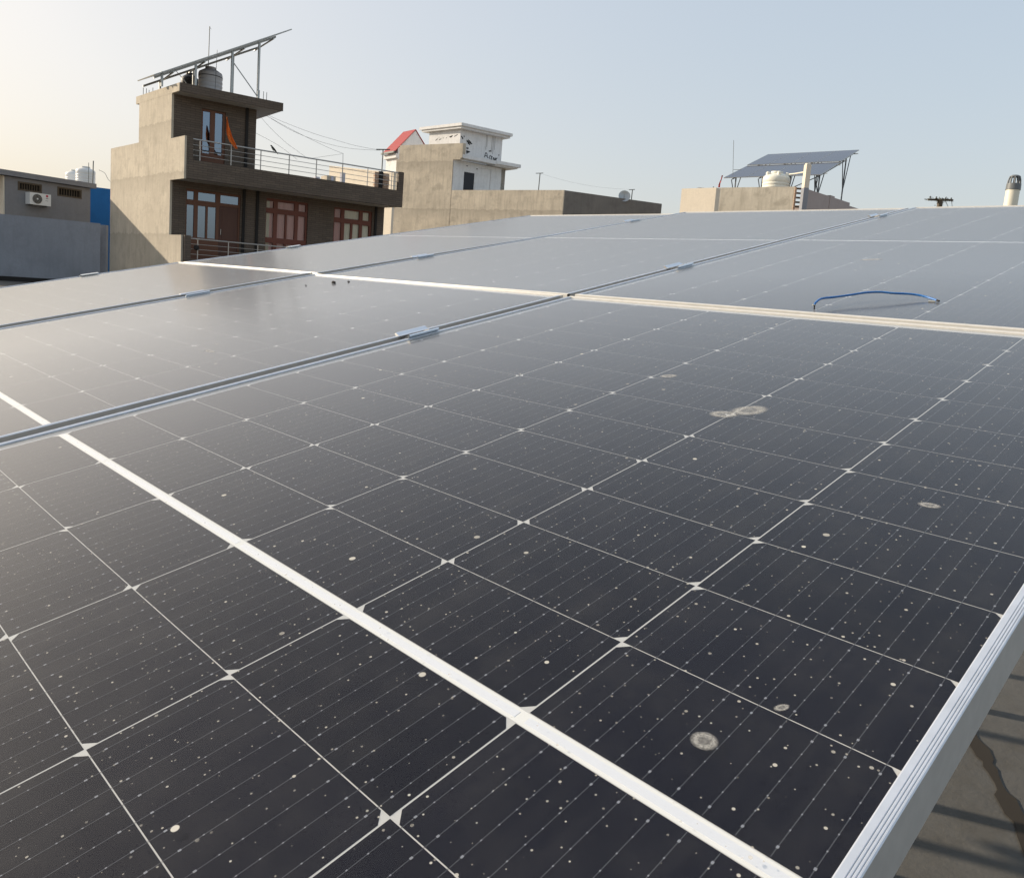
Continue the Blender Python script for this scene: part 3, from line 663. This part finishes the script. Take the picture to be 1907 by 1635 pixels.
WIRES = [('upper wire', [(-27.25, 13.84, 7.1), (-27.01, 14.48, 6.9), (-26.63, 15.47, 6.66), (-26.32, 16.29, 6.53), (-26.04, 16.99, 6.43), (-25.71, 17.84, 6.40)], 'highest sagging wire from the tower slab to the wire pole'),
         ('mid', [(-27.25, 13.84, 7.07), (-26.91, 14.66, 6.67), (-26.6, 15.46, 6.44), (-26.29, 16.28, 6.32), (-26.02, 16.98, 6.31), (-25.71, 17.84, 6.39)], 'lower sagging wire from the tower slab to the wire pole'),
         ('c', [(-27.25, 13.84, 7.06), (-26.99, 14.48, 6.78), (-26.62, 15.41, 6.42), (-26.36, 16.03, 6.2), (-26.16, 16.52, 6.07)], 'straight wire from the tower slab to the lilac post rod'),
         ('d', [(-27.3, 13.67, 7.01), (-27.13, 14.01, 6.63), (-26.88, 14.53, 6.17), (-26.76, 14.81, 5.99), (-26.56, 15.27, 5.70)], 'steep wire with small clips from the slab down to the handrail'),
         ('e', [(-26.56, 15.27, 5.70), (-26.16, 16.52, 6.07)], 'short wire rising from the handrail to the lilac post rod'),
         ('f', [(-27.3, 13.35, 6.42), (-26.96, 14.24, 6.05), (-26.69, 14.9, 5.62)], 'lowest wire from the tower wall to the handrail')]
for nm, P, lab in WIRES:
    tag(MB().tube(smooth_path(P, 3), .0055, 4).build('wire', 'wire'), lab, 'wire', 'thin wires over the brown terrace')
t = empty('roof_post', BW(-.03, 6.11, 4.75), label='pale lilac post with a thin rod behind the terrace railing', cat='post')
MB().box(-.07, .07, -.07, .07, 0, .62).build('pillar', 'lavender', t); MB().tube([(0, 0, .6), (-.05, 0, 1.30)], .008, 5).build('rod', 'rusty', t)
t = empty('roof_box', BW(-2.5, 6.55, 4.75), 9, 'tan and grey box behind the middle of the terrace railing', 'box')
MB().box(-.3, .3, -.18, .20, 0, .72).build('body', 'plaster', t); MB().box(.30, .32, .0, .1, .1, .72).build('door', 'lavender', t)
t = empty('cement_block', BW(-2.5, 6.05, 4.75), 9, 'small grey block behind the terrace railing', 'block')
MB().box(-.15, .15, -.09, .09, 0, .62).build('block', 'lavender', t)

# raw brick wall beyond the terrace, with a dark column
BK = empty('brick_stack', BW(.35, 0, 4.43), 9, 'stack of bare bricks with a dark column behind the right end of the railing', 'brick stack')
MB().box(-.12, 0, 7.25, 7.86, 0, 1.12).build('brickwork', 'brick', BK); MB().box(-.05, .05, 7.42, 7.58, 0, 1.16).build('column', 'dark', BK)
rnd = random.Random(3)
BR = MB().box(-.02, .02, -.055, .055, -.022, .022).mesh('brick', 'brick')
for k in range(60):
    y_ = 7.30 + rnd.random() * .52
    if 7.35 < y_ < 7.66: continue
    o = inst('brick', BR, BK); o.location = (.004 + .012 * rnd.random(), y_, .40 + .06 * rnd.randrange(12))

# ------------------------------------------------------------------ cream house behind
CH = empty('cream_wall', (-35.37, 25.51, -4), 44.7, 'plain cream wall between the brown house and the grey house', 'wall')
CH.rotation_euler = (0, 0, 0)
MB().extrude([(-6.5, 0), (0, 0), (0, 11.12), (-6.5, 11.85)], (0, 0, 0), (0, .14, 0), (1, 0, 0), (0, 0, 1)).build('wall', 'cream_wall', CH)
MB().extrude([(-6.5, 11.85), (0.02, 11.12), (0.02, 11.20), (-6.5, 11.93)], (0, -.02, 0), (0, .16, 0), (1, 0, 0), (0, 0, 1)).build('coping', 'cream_wall', CH)

# ------------------------------------------------------------------ grey plastered house with white upper rooms
GH = empty('grey_house', (-39.54, 33.10, 0), 8.5, 'grey plastered house with white rooms on the roof terrace', 'house')
def Gp(s_): return (-.9272 * s_, -.3746 * s_)
def off(p, d=.2): return (p[0] - .3746 * -d * -1 * 0 + 0, p[1] + d)
CGc = Gp(-8.25); CGf = (CGc[0] + .1857 * 7.09, CGc[1] + .9826 * 7.09)
MB().prism([Gp(0), Gp(4.72), (Gp(4.72)[0], 4.2), (-.06, 4.2), (-.06, .03)], -4, 9.44).build('wall', 'grey_plaster', GH)
MB().prism([Gp(-.70), Gp(4.50), up_y(Gp(4.50), .22), up_y(Gp(-.70), .22)], 9.50, 10.41).build('parapet', 'grey_plaster', GH)
MB().prism([up_y(Gp(-.55), .004), up_y(Gp(4.74), .004), up_y(Gp(4.74), .22), up_y(Gp(-.55), .22)], 9.40, 9.50).build('string_course', 'grey_plaster', GH)
MB().prism([up_y(Gp(0), .02), up_y(CGc, .2), (CGf[0] - .2, CGf[1]), (0, 10)], -4, 6.6).build('terrace_block', 'grey_plaster', GH)
MB().prism([Gp(-.03), CGc, up_y(CGc, .22), up_y(Gp(-.03), .22)], -4, 7.48).build('terrace_parapet', 'grey_plaster', GH)
MB().prism([(CGc[0] - .001, CGc[1] + .05), (CGc[0] - .22, CGc[1] + .08), (CGf[0] - .22, CGf[1]), CGf], -4, 7.475).build('terrace_side_parapet', 'shaded_side', GH)
# white east wall of the room, with door opening
wall_yz(-.06, 0, .05, 3.84, 6.6, 9.40, [(.89, 1.70, 6.62, 8.77), (2.04, 3.0, 6.62, 9.2)]).build('room_wall', 'white_wall', GH)
MB().box(-.055, -.05, 2.03, 3.02, 6.6, 9.22).build('recess_panel', 'white_wall', GH)
MB().box(-.05, -.02, .88, 1.71, 6.6, 8.78).build('door', 'black_sheet', GH)
MB().prism([(-.06, 3.84), (-.06, 4.2), (-4, 4.2), (-4, 3.84)], 6.6, 9.4).build('room_back_wall', 'white_wall', GH)
for y_, z_ in ((1.08, 9.14), (1.86, 9.06)): MB().lathe([(.05, 0), (.05, .03), (.02, .05)], 10, (.0, y_, z_)).build('lamp_socket', 'dark', GH)
MB().prism([(-.05, .1), (.66, .3), (.66, 3.0), (-.05, 3.0)], 9.50, 9.72).build('sunshade', 'white_wall', GH)
MB().prism([(-2.0, 2.9), (.70, 2.9), (.78, 4.85), (-2.0, 4.85)], 9.53, 9.74).build('canopy', 'white_wall', GH)
MB().prism([(-1.9, 2.95), (.55, 2.95), (.62, 4.70), (-1.9, 4.70)], 9.44, 9.53).build('canopy_edge', 'white_wall', GH)
ub = (-.49, .725); us = (-.9724, -.2334)
UBW = (ub[0] + us[0] * 2.92, ub[1] + us[1] * 2.92)
MB().prism([ub, UBW, (UBW[0], 4.05), (ub[0], 4.08)], 9.42, 11.48).build('head_room', 'white_wall', GH)
def sl_poly(d): return [(ub[0] + d, ub[1] - d * .55), (UBW[0] - d * 1.4, UBW[1] - d * .9), (UBW[0] - d, 4.08 + d), (ub[0] + d, 4.08 + d)]
MB().prism(sl_poly(.36), 11.48, 11.62).build('eave', 'white_wall', GH); MB().prism(sl_poly(.48), 11.62, 11.80).build('roof_slab', 'white_wall', GH)
# weathered black marks and painted letters on the head room
def strokes(L, th=.035, x=ub[0] + .004):
    mb = MB()
    for (a, za), (b, zb_) in L:
        d = Vector((b - a, zb_ - za)); d = d / max(d.length, 1e-6); nx, nz = -d.y * th / 2, d.x * th / 2; y0 = ub[1]
        mb.quad((x, y0 + a - nx, za - nz), (x, y0 + b - nx, zb_ - nz), (x, y0 + b + nx, zb_ + nz), (x, y0 + a + nx, za + nz))
    return mb
A_ = [((1.98, 10.00), (2.06, 10.32)), ((2.06, 10.32), (2.16, 10.28)), ((2.16, 10.28), (2.24, 9.98)), ((2.02, 10.13), (2.20, 10.10)), ((2.30, 10.0), (2.33, 10.02))]
C_ = [((2.42, 10.18), (2.36, 10.05)), ((2.36, 10.05), (2.45, 9.96)), ((2.42, 10.18), (2.52, 10.16))]
E_ = [((2.54, 10.16), (2.53, 9.94)), ((2.54, 10.16), (2.64, 10.13)), ((2.54, 10.05), (2.62, 10.03)), ((2.53, 9.94), (2.64, 9.92))]
N_ = [((2.70, 9.90), (2.71, 10.12)), ((2.71, 10.12), (2.83, 9.90)), ((2.83, 9.90), (2.84, 10.12)), ((2.90, 9.88), (2.91, 10.12)), ((2.91, 10.0), (3.03, 10.13)), ((2.92, 10.0), (3.04, 9.86))]
strokes(A_ + C_ + E_ + N_, .055).build('painted_letters', 'paint_black', GH)
smu = [((.06, 11.05), (.22, 10.92)), ((.12, 11.02), (.20, 10.88)), ((.25, 11.08), (.33, 11.06)), ((.50, 10.86), (.72, 10.74)), ((.52, 10.78), (.95, 10.70)), ((.62, 10.90), (.85, 10.76)), ((.60, 10.70), (.80, 10.62)), ((.55, 10.42), (.58, 10.30)), ((.64, 10.42), (.66, 10.32)), ((.52, 10.20), (.82, 10.16)), ((.52, 10.13), (.72, 10.10)), ((.55, 10.08), (.62, 10.02)), ((3.12, 10.36), (3.16, 10.30)), ((2.3, 10.45), (2.5, 10.5))]
strokes(smu, .075).build('weather_marks', 'paint_black', GH)
stk = [((2.04, 11.46), (2.05, 10.5)), ((2.13, 11.46), (2.12, 10.7)), ((2.52, 11.46), (2.50, 10.4)), ((2.63, 11.46), (2.62, 10.3)), ((2.74, 11.46), (2.73, 10.6))]
M['streak'] = mat('rain_streak', (.44, .43, .42), .9); strokes(stk, .05, ub[0] + .003).build('rain_streaks', 'streak', GH)
mb = MB()
for (a, za), (b, zb_) in (((.7, 11.12), (1.0, 11.06)), ((.75, 11.06), (.95, 11.02)), ((1.75, 10.98), (1.95, 10.92)), ((1.95, 11.10), (1.98, 11.02)), ((2.1, 11.0), (2.3, 10.9)), ((.25, 11.16), (.55, 11.05)), ((1.25, 11.02), (1.3, 11.0)), ((1.55, 11.04), (1.6, 11.0))):
    for t_ in (0,): mb.quad(*[(ub[0] + us[0] * s_ + .0006, ub[1] + us[1] * s_ - .004, z_) for s_, z_ in ((a, za - .03), (b, zb_ - .03), (b, zb_ + .02), (a, za + .02))])
mb.build('side_wall_marks', 'paint_black', GH)
bpy.context.view_layer.update()
GW = lambda x, y, z: GH.matrix_world @ Vector((x, y, z))

def t_pole(p, h, w_, label):
    t = empty('t_pole', p, 40, label, 'pole', 'T-shaped rooftop poles')
    MB().tube([(0, 0, 0), (.03, .03, h)], .03, 6).build('upright', 'rusty', t); MB().tube([(-.2 * w_, -.5 * w_, h - .01), (.2 * w_, .5 * w_, h + .02)], .022, 6).build('crossbar', 'rusty', t); return t
t_pole((-33.32, 34.7, 6.6), 1.88, .42, 'T-shaped pole on the grey terrace right of the white rooms')
t_pole((-30.1, 39.7, 6.6), 1.50, .34, 'T-shaped pole right of the satellite dish on the grey terrace')
tag(MB().tube(smooth_path([(-33.3, 34.75, 8.47), (-32.3, 36.4, 8.18), (-31.2, 38.1, 8.05), (-30.1, 39.7, 8.1)], 4), .004, 4).build('wire', 'wire'), 'faint wire between the two T-shaped poles of the grey terrace', 'wire')
DS = empty('satellite_dish', (-30.22, 39.15, 7.0), 0, 'round grey satellite dish behind the grey terrace parapet', 'dish')
MB().lathe([(.03, .0), (.15, .02), (.27, .06), (.36, .11), (.365, .118), (.355, .116), (.26, .07), (.14, .03), (.02, .01)], 28).build('reflector', 'galv', DS, True).matrix_local = Matrix.Translation((0, 0, .60)) @ Matrix.Rotation(R(72), 4, Vector((.74, .67, 0)))
MB().tube([(0, 0, -.4), (0, 0, .6)], .025, 6).build('mast', 'rusty', DS)
MB().tube([(.0, -.02, .42), (.16, -.22, .60), (.12, -.16, .75)], .012, 5).build('feed_arm', 'rusty', DS)

# red roofed shed behind the grey house
RSH = empty('red_roof_shed', GW(-8.28, 1.13, 6.0), 8.5 - 2, 'shed with a steep red sheet roof behind the grey house', 'shed')
def shed():
    x0, x1 = -.80, .98; zr, ze, hs = 6.33, 4.55, 1.62
    MB().box(x0 + .05, x1 - .06, -hs + .3, hs - .3, 0, ze).build('wall', 'white_wall', RSH)
    MB().extrude([(-hs + .28, ze), (hs - .28, ze), (hs - .28, ze + .22), (0, zr - .09), (-hs + .28, ze + .22)], (x0 + .06, 0, 0), (x1 - .05, 0, 0), (0, 1, 0), (0, 0, 1)).build('gable', 'white_wall', RSH)
    for sg in (-1, 1):
        MB().extrude([(sg * hs, ze), (0, zr), (0, zr - .06), (sg * hs, ze - .06)], (x0, 0, 0), (x1, 0, 0), (0, 1, 0), (0, 0, 1)).build('roof_sheet', 'red_roof', RSH)
    MB().box(x0 - .04, x1 + .04, -hs - .12, -hs + .02, ze - .14, ze - .02).build('gutter', 'rusty', RSH)
    MB().box(x0, x1, -hs + .1, -hs + .34, ze - .45, ze - .14).build('cornice', 'white_wall', RSH)
shed()

# ------------------------------------------------------------------ right house with solar array
RH = empty('beige_house', (-18.056, 37.872, 0), 0, 'low beige and grey cement house under the distant solar array', 'house')
rg, rgw = (-.367, -.355), (-4.209, -.964); rs, rsw = (-2.778, -3.664), (-4.685, -3.771)
MB().prism([(-.06, .45), (-.06, 5.45), (-5.2, 5.45), rgw, (rg[0] - .05, rg[1] + .02)], -4, 6.30).build('core', 'mauve_wall', RH)
MB().prism([rs, rsw, (-4.66, -3.40), (-2.77, -3.30)], -4, 7.12).build('front_block', 'cream_wall', RH)
MB().prism([rg, rgw, up_y(rgw, .2), up_y(rg, .2)], -4, 7.55).build('front_wall', 'streaked', RH)
MB().prism([(0, .12), (0, 5.5), (-.2, 5.5), (-.2, .12)], -4, 7.50).build('side_wall', 'mauve_wall', RH)
MB().prism([(.03, 2.90), (.03, 3.43), (-.24, 3.43), (-.24, 2.90)], -4, 7.56).build('pilaster', 'mauve_wall', RH)
MB().prism([(-.01, 5.5), (-.01, 7.0), (-1.2, 7.0), (-1.2, 5.5)], 7.18, 7.34).build('canopy', 'mauve_wall', RH)
MB().prism([(-4.45, 5.5), (-.2, 5.5), (-.2, 5.3), (-4.45, 5.3)], -4, 7.4).build('back_wall', 'mauve_wall', RH)
JS = empty('jali_screen', (-18.056 - .19, 37.872 - .20, 6.30), 47, 'narrow dark screen of stacked blocks with holes, beside the tall post', 'screen')
for y_ in (-.20, .16): MB().box(-.05, .05, y_ - .045, y_ + .045, 0, 1.22).build('upright', 'brick', JS)
for k in range(6): MB().box(-.05, .05, -.155, .115, .02 + k * .22, .10 + k * .22).build('block', 'pole_wood', JS)
PO = empty('concrete_post', (-17.87, 37.45, 6.2), 35, 'tall cream square post standing before the solar array', 'post')
MB().box(-.13, .13, -.13, .13, 0, 1.25).build('lower_shaft', 'dark_cement', PO); MB().box(-.125, .125, -.125, .125, 1.25, 2.36).build('upper_shaft', 'cream_wall', PO); MB().box(-.10, .10, -.10, .10, 2.36, 2.42).build('cap', 'cream_wall', PO)
tag(MB().tube([(-19.39, 38.68, 8.37), (-18.9, 38.3, 8.32), (-17.95, 37.5, 8.24)], .035, 8).build('pipe', 'pvc'), 'pinkish pipe from the cream tank to the tall post', 'pipe')
water_tank('water_tank', 'cream ribbed water tank in front of the distant solar array', (-20.12, 38.78, 6.95), .69, 1.55, 'tank_cream', 6, 5, 'rooftop water tanks')
ra = Vector((-23.09, 38.56, 8.35)); rb = ra + Vector((math.sin(R(84.15)), math.cos(R(84.15)), 0)); ru = Vector((math.sin(R(-5.85)) * math.cos(R(21)), math.cos(R(-5.85)) * math.cos(R(21)), math.sin(R(21))))
ex = (rb - ra).normalized(); uy = ru.normalized(); ez = ex.cross(uy).normalized(); uy = ez.cross(ex)
RA = Matrix(((ex.x, uy.x, ez.x, ra.x), (ex.y, uy.y, ez.y, ra.y), (ex.z, uy.z, ez.z, ra.z), (0, 0, 0, 1)))
cn = ['first', 'second', 'third', 'fourth']
for r in range(2):
    for c in range(4):
        far_panel(RA @ Matrix.Translation((c * 1.305, r * 3.08, r * .05)), 'solar_module', '%s panel from the left in the %s row of the distant solar array' % (cn[c], ['lower', 'upper'][r]), 1.297, 3.04, 'panels of the distant solar array')
RF = empty('steel_structure', (-20.5, 41.0, 6.3), 0, 'dark steel posts and struts holding up the distant solar array', 'frame')
bpy.context.view_layer.update()
def ra_p(x, y, dz=0.0): return RA @ Vector((x, y, -.05 + dz)) - Vector((-20.5, 41.0, 6.3))
for x_ in (.5, 2.0, 3.5, 5.0):
    MB().tube([ra_p(x_, -.05, -.04), ra_p(x_, 6.05, -.04)], .035, 4).build('rafter', 'galv_dark', RF)
for y_ in (.5, 2.5, 3.6, 5.5): MB().tube([ra_p(-.12, y_, .0), ra_p(5.35, y_, .0)], .028, 4).build('purlin', 'galv', RF)
for x_ in (.5, 2.0, 3.5, 5.0):
    for y_ in (.45, 4.6):
        p = ra_p(x_, y_, -.04); MB().tube([(p.x, p.y, 0), p], .038, 4).build('post', 'galv_dark', RF)
        q1 = ra_p(x_, y_ + .75, -.04); q2 = ra_p(x_, y_ - .6, -.04); hgt = max(.25, p.z * .5)
        MB().tube([(p.x, p.y, hgt), q1], .025, 4).build('strut', 'galv_dark', RF); MB().tube([(p.x, p.y, hgt + .05), q2], .025, 4).build('strut', 'galv_dark', RF)
MB().tube([ra_p(3.0, .3, -.9), ra_p(5.0, .45, -.1), ra_p(5.0, 4.5, -.15)], .03, 4).build('tie', 'galv_dark', RF)
t = rod('aerial', 'tall thin aerial left of the distant solar array', 'aerial', (-21.06, 36.0, 8.0), (-21.22, 36.0, 9.72), .012)
MB().tube([(0, 0, .27), (.35, .1, .26)], .012, 5).build('arm', 'rusty', t)
t = rod('red_flag', 'small furled red flag left of the distant solar array', 'flag', (-20.78, 34.34, 7.12), (-20.66, 34.40, 7.74), .008, 'pole_wood')
mb = MB()
for i in range(6):
    for j in range(3):
        f = lambda a_, b_: (.12 * a_ / 6 * .9 + .035 * (b_ / 3 - .45) * (1.5 - a_ / 6) * 2, -.03 * math.sin(b_ * 2 + a_), .03 + .095 * a_)
        mb.quad(f(i, j), f(i, j + 1), f(i + 1, j + 1), f(i + 1, j))
mb.build('cloth', 'red_cloth', t, True)
rod('iron_stub', 'short dark stub on the beige block roof', 'stub', (-21.25, 34.6, 7.10), (-21.24, 34.6, 7.24), .03)
SCR = empty('scrap_wire', (-21.9, 34.7, 7.12), 0, 'tangle of thin wire on the beige block roof', 'wire')
rnd = random.Random(9)
for k in range(7):
    P = [(rnd.uniform(-.35, .4), rnd.uniform(-.1, .1), .0)] + [(rnd.uniform(-.4, .4), rnd.uniform(-.15, .15), rnd.uniform(.02, .13)) for _ in range(3)] + [(rnd.uniform(-.35, .4), 0, 0)]
    MB().tube(smooth_path(P, 4), .006, 4).build('strand', 'wire', SCR)

# utility pole top and vent pipe beyond the panels at right
UP = empty('utility_pole', (-15.48, 49.67, -4), 0, 'wooden utility pole top with creeper and crossarm behind the panels at right', 'pole')
MB().tube([(0, 0, 0), (.0, .0, 12.45)], [.20, .15], 9).build('shaft', 'pole_wood', UP, True)
d_ = Vector((.70, .71, 0)); MB().tube([tuple(d_ * -.72 + Vector((0, 0, 12.38))), tuple(d_ * .72 + Vector((0, 0, 12.45)))], .06, 6).build('crossarm', 'pole_wood', UP)
for k in (-.6, -.25, .3, .62):
    MB().lathe([(.03, 0), (.05, .03), (.03, .06), (.05, .09), (.02, .13)], 8, tuple(d_ * k + Vector((0, 0, 12.46)))).build('insulator', 'rusty', UP)
rnd = random.Random(5); mb = MB()
for k in range(260):
    if rnd.random() < .55: c_ = d_ * rnd.gauss(0, .32) + Vector((rnd.gauss(0, .06), rnd.gauss(0, .06), 12.42 + rnd.gauss(0, .06)))
    else: c_ = Vector((rnd.gauss(0, .12), rnd.gauss(0, .12), rnd.uniform(11.2, 12.4)))
    a = Vector((rnd.gauss(0, 1), rnd.gauss(0, 1), rnd.gauss(0, 1))).normalized() * .05; b = a.cross(Vector((rnd.gauss(0, 1), rnd.gauss(0, 1), 1))).normalized() * .03
    mb.quad(c_ - a, c_ - b, c_ + a, c_ + b)
tag(mb.build('creeper_leaves', 'foliage', UP), kind='stuff')
MB().tube([tuple(d_ * .66 + Vector((0, 0, 12.40))), tuple(d_ * .95 + Vector((0, 0, 11.3)))], .015, 4).tube([tuple(d_ * .30 + Vector((0, 0, 12.38))), tuple(d_ * 1.0 + Vector((0, 0, 11.3)))], .015, 4).build('stay_wire', 'wire', UP)
VP = empty('vent_pipe', (-1.985, 8.10, -.2), 0, 'cream vent pipe with a slotted grey cowl beyond the panel edge at right', 'vent pipe')
lean = Vector((.028, .034, 1.0))
def vp(z): return tuple(Vector((0, 0, z)) + Vector((.007, .035, 0)) * z)
MB().tube([vp(0), vp(2.965)], .055, 20).build('pipe', 'pvc', VP, True)
MB().tube([vp(2.955), vp(3.01)], [.060, .058], 20).build('collar', 'pvc_grey', VP, True)
for k in range(10):
    a = 2 * math.pi * k / 10; c_, s_ = math.cos(a), math.sin(a)
    P = [Vector(vp(z)) + Vector((c_ * r_, s_ * r_, 0)) for r_, z in ((.052, 3.00), (.048, 3.04), (.038, 3.075))]
    MB().tube(P, .0065, 5).build('slat', 'pvc_grey', VP)
MB().lathe([(.045, 0), (.043, .008), (.025, .018), (.004, .021)], 18, vp(3.07)).build('cap', 'pvc_grey', VP, True)

# ------------------------------------------------------------------ left house, wall, tanks
LH = empty('grey_house_annex', (-31.129, 9.317, 0), 165.4, 'grey house with overhanging slab and air conditioner at the left edge', 'house')
V1, V2 = (1.79, 2.53, 3.55, 3.80), (.41, 1.23, 3.54, 3.82)
wall_yz(0, .2, .07, 2.95, -4, 3.93, [V1, V2]).build('front_wall', 'grey_paint', LH)
MB().box(.2, 4.5, .09, 2.93, -4, 3.92).build('core', 'grey_paint', LH)
MB().box(.02, 4.5, 2.95, 3.0, -4, 3.93).build('side_wall', 'cream_wall', LH)
MB().box(-.14, 4.8, -.07, 4.5, 3.95, 4.12).build('roof_slab', 'grey_paint', LH)
for v_ in (V1, V2):
    w_ = wall_yz(-.012, .06, v_[0] - .02, v_[1] + .02, v_[2] - .02, v_[3] + .02, [(v_[0] + .03, v_[1] - .03, v_[2] + .03, v_[3] - .03)]).build('ventilator', 'pole_wood', LH)
    MB().box(.15, .19, v_[0], v_[1], v_[2], v_[3]).build('backing', 'dark', w_)
    for k in range(9):
        y_ = v_[0] + .05 + k * (v_[1] - v_[0] - .1) / 8; MB().box(.02, .05, y_ - .012, y_ + .012, v_[2] + .03, v_[3] - .03).build('bar', 'pole_wood', w_)
LH.location = (-31.129 * 1.12, 9.317 * 1.12, -.186); LH.scale = (1.12, 1.12, 1.12)
AC = empty('air_conditioner', LH.location, 165.4, 'white air conditioner unit with round fan on the grey wall', 'air conditioner')
MB().box(-.30, -.02, 1.63, 2.32, 3.11, 3.50).build('case', 'ac_white', AC)
fan = MB().lathe([(.155, 0), (.16, .006), (.15, .012), (.02, .012)], 28).build('fan_grille', 'ac_dark', AC); fan.matrix_local = Matrix.Translation((-.30, 2.08, 3.305)) @ Matrix.Rotation(R(-90), 4, 'Y')
for r_ in (.05, .085, .12, .15):
    g = MB().tube([(r_ * math.cos(a * .2618), r_ * math.sin(a * .2618), 0) for a in range(25)], .0035, 4).build('grille_ring', 'galv', fan); g.location = (0, 0, .014)
MB().lathe([(.028, 0), (.028, .01), (.01, .016)], 12).build('hub', 'ac_white', fan).location = (0, 0, .01)
lg = MB().lathe([(.04, 0), (.038, .003), (.005, .003)], 20).build('emblem', 'ac_red', AC); lg.matrix_local = Matrix.Translation((-.301, 1.76, 3.435)) @ Matrix.Rotation(R(-90), 4, 'Y')
MB().box(-.303, -.301, 1.72, 1.80, 3.345, 3.362).box(-.303, -.301, 1.72, 1.81, 3.27, 3.28).build('badge_lines', 'ac_dark', AC)
for y_ in (1.75, 2.2): MB().box(-.28, .0, y_ - .015, y_ + .015, 3.07, 3.105).build('bracket', 'rusty', AC)
AC.scale = LH.scale
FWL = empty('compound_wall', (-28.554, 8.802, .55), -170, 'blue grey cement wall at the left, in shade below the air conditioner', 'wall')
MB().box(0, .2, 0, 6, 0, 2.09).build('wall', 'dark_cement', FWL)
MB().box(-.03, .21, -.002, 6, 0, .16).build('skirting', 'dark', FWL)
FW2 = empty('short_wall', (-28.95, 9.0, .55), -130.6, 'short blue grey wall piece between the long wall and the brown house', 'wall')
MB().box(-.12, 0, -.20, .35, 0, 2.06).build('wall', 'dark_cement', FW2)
BL = empty('blue_wall', (-39.06, 12.10, 0), 9, 'bright blue painted wall beside the plastered tower house', 'wall')
MB().box(-.25, 0, -2.2, .8, -4, 4.64).build('wall', 'blue_wall', BL)
TB = empty('far_house', (-52, 14.9, -4), 0, 'distant house hidden behind the slab, carrying the white tanks', 'house'); MB().box(-3, 2, -3, 3, 0, 9.45).build('wall', 'white_wall', TB)
water_tank('water_tank', 'white ribbed water tank behind the grey slab at left', (-50.5, 14.75, 5.45), .51, 1.14, 'tank_white', 5, 0, 'rooftop water tanks')
water_tank('water_tank', 'second white tank just visible left of the white one behind the slab', (-54.1, 15.2, 5.5), .52, 1.15, 'tank_white', 5, 0, 'rooftop water tanks')
rod('iron_rod', 'taller dark rod in front of the white tank at left', 'rod', (-48.6, 14.55, 5.0), (-48.65, 14.6, 6.82), .03)
rod('iron_rod', 'shorter thin rod beside the white tank at left', 'rod', (-48.8, 14.40, 5.0), (-48.85, 14.42, 6.70), .016)
tag(MB().tube(smooth_path([(-50.0, 15.3, 6.5), (-49.9, 15.6, 6.35), (-49.6, 15.8, 5.9), (-49.0, 16.6, 5.4)], 4), .012, 5).build('hose', 'wire'), 'thin hose hanging down right of the white tank', 'hose')
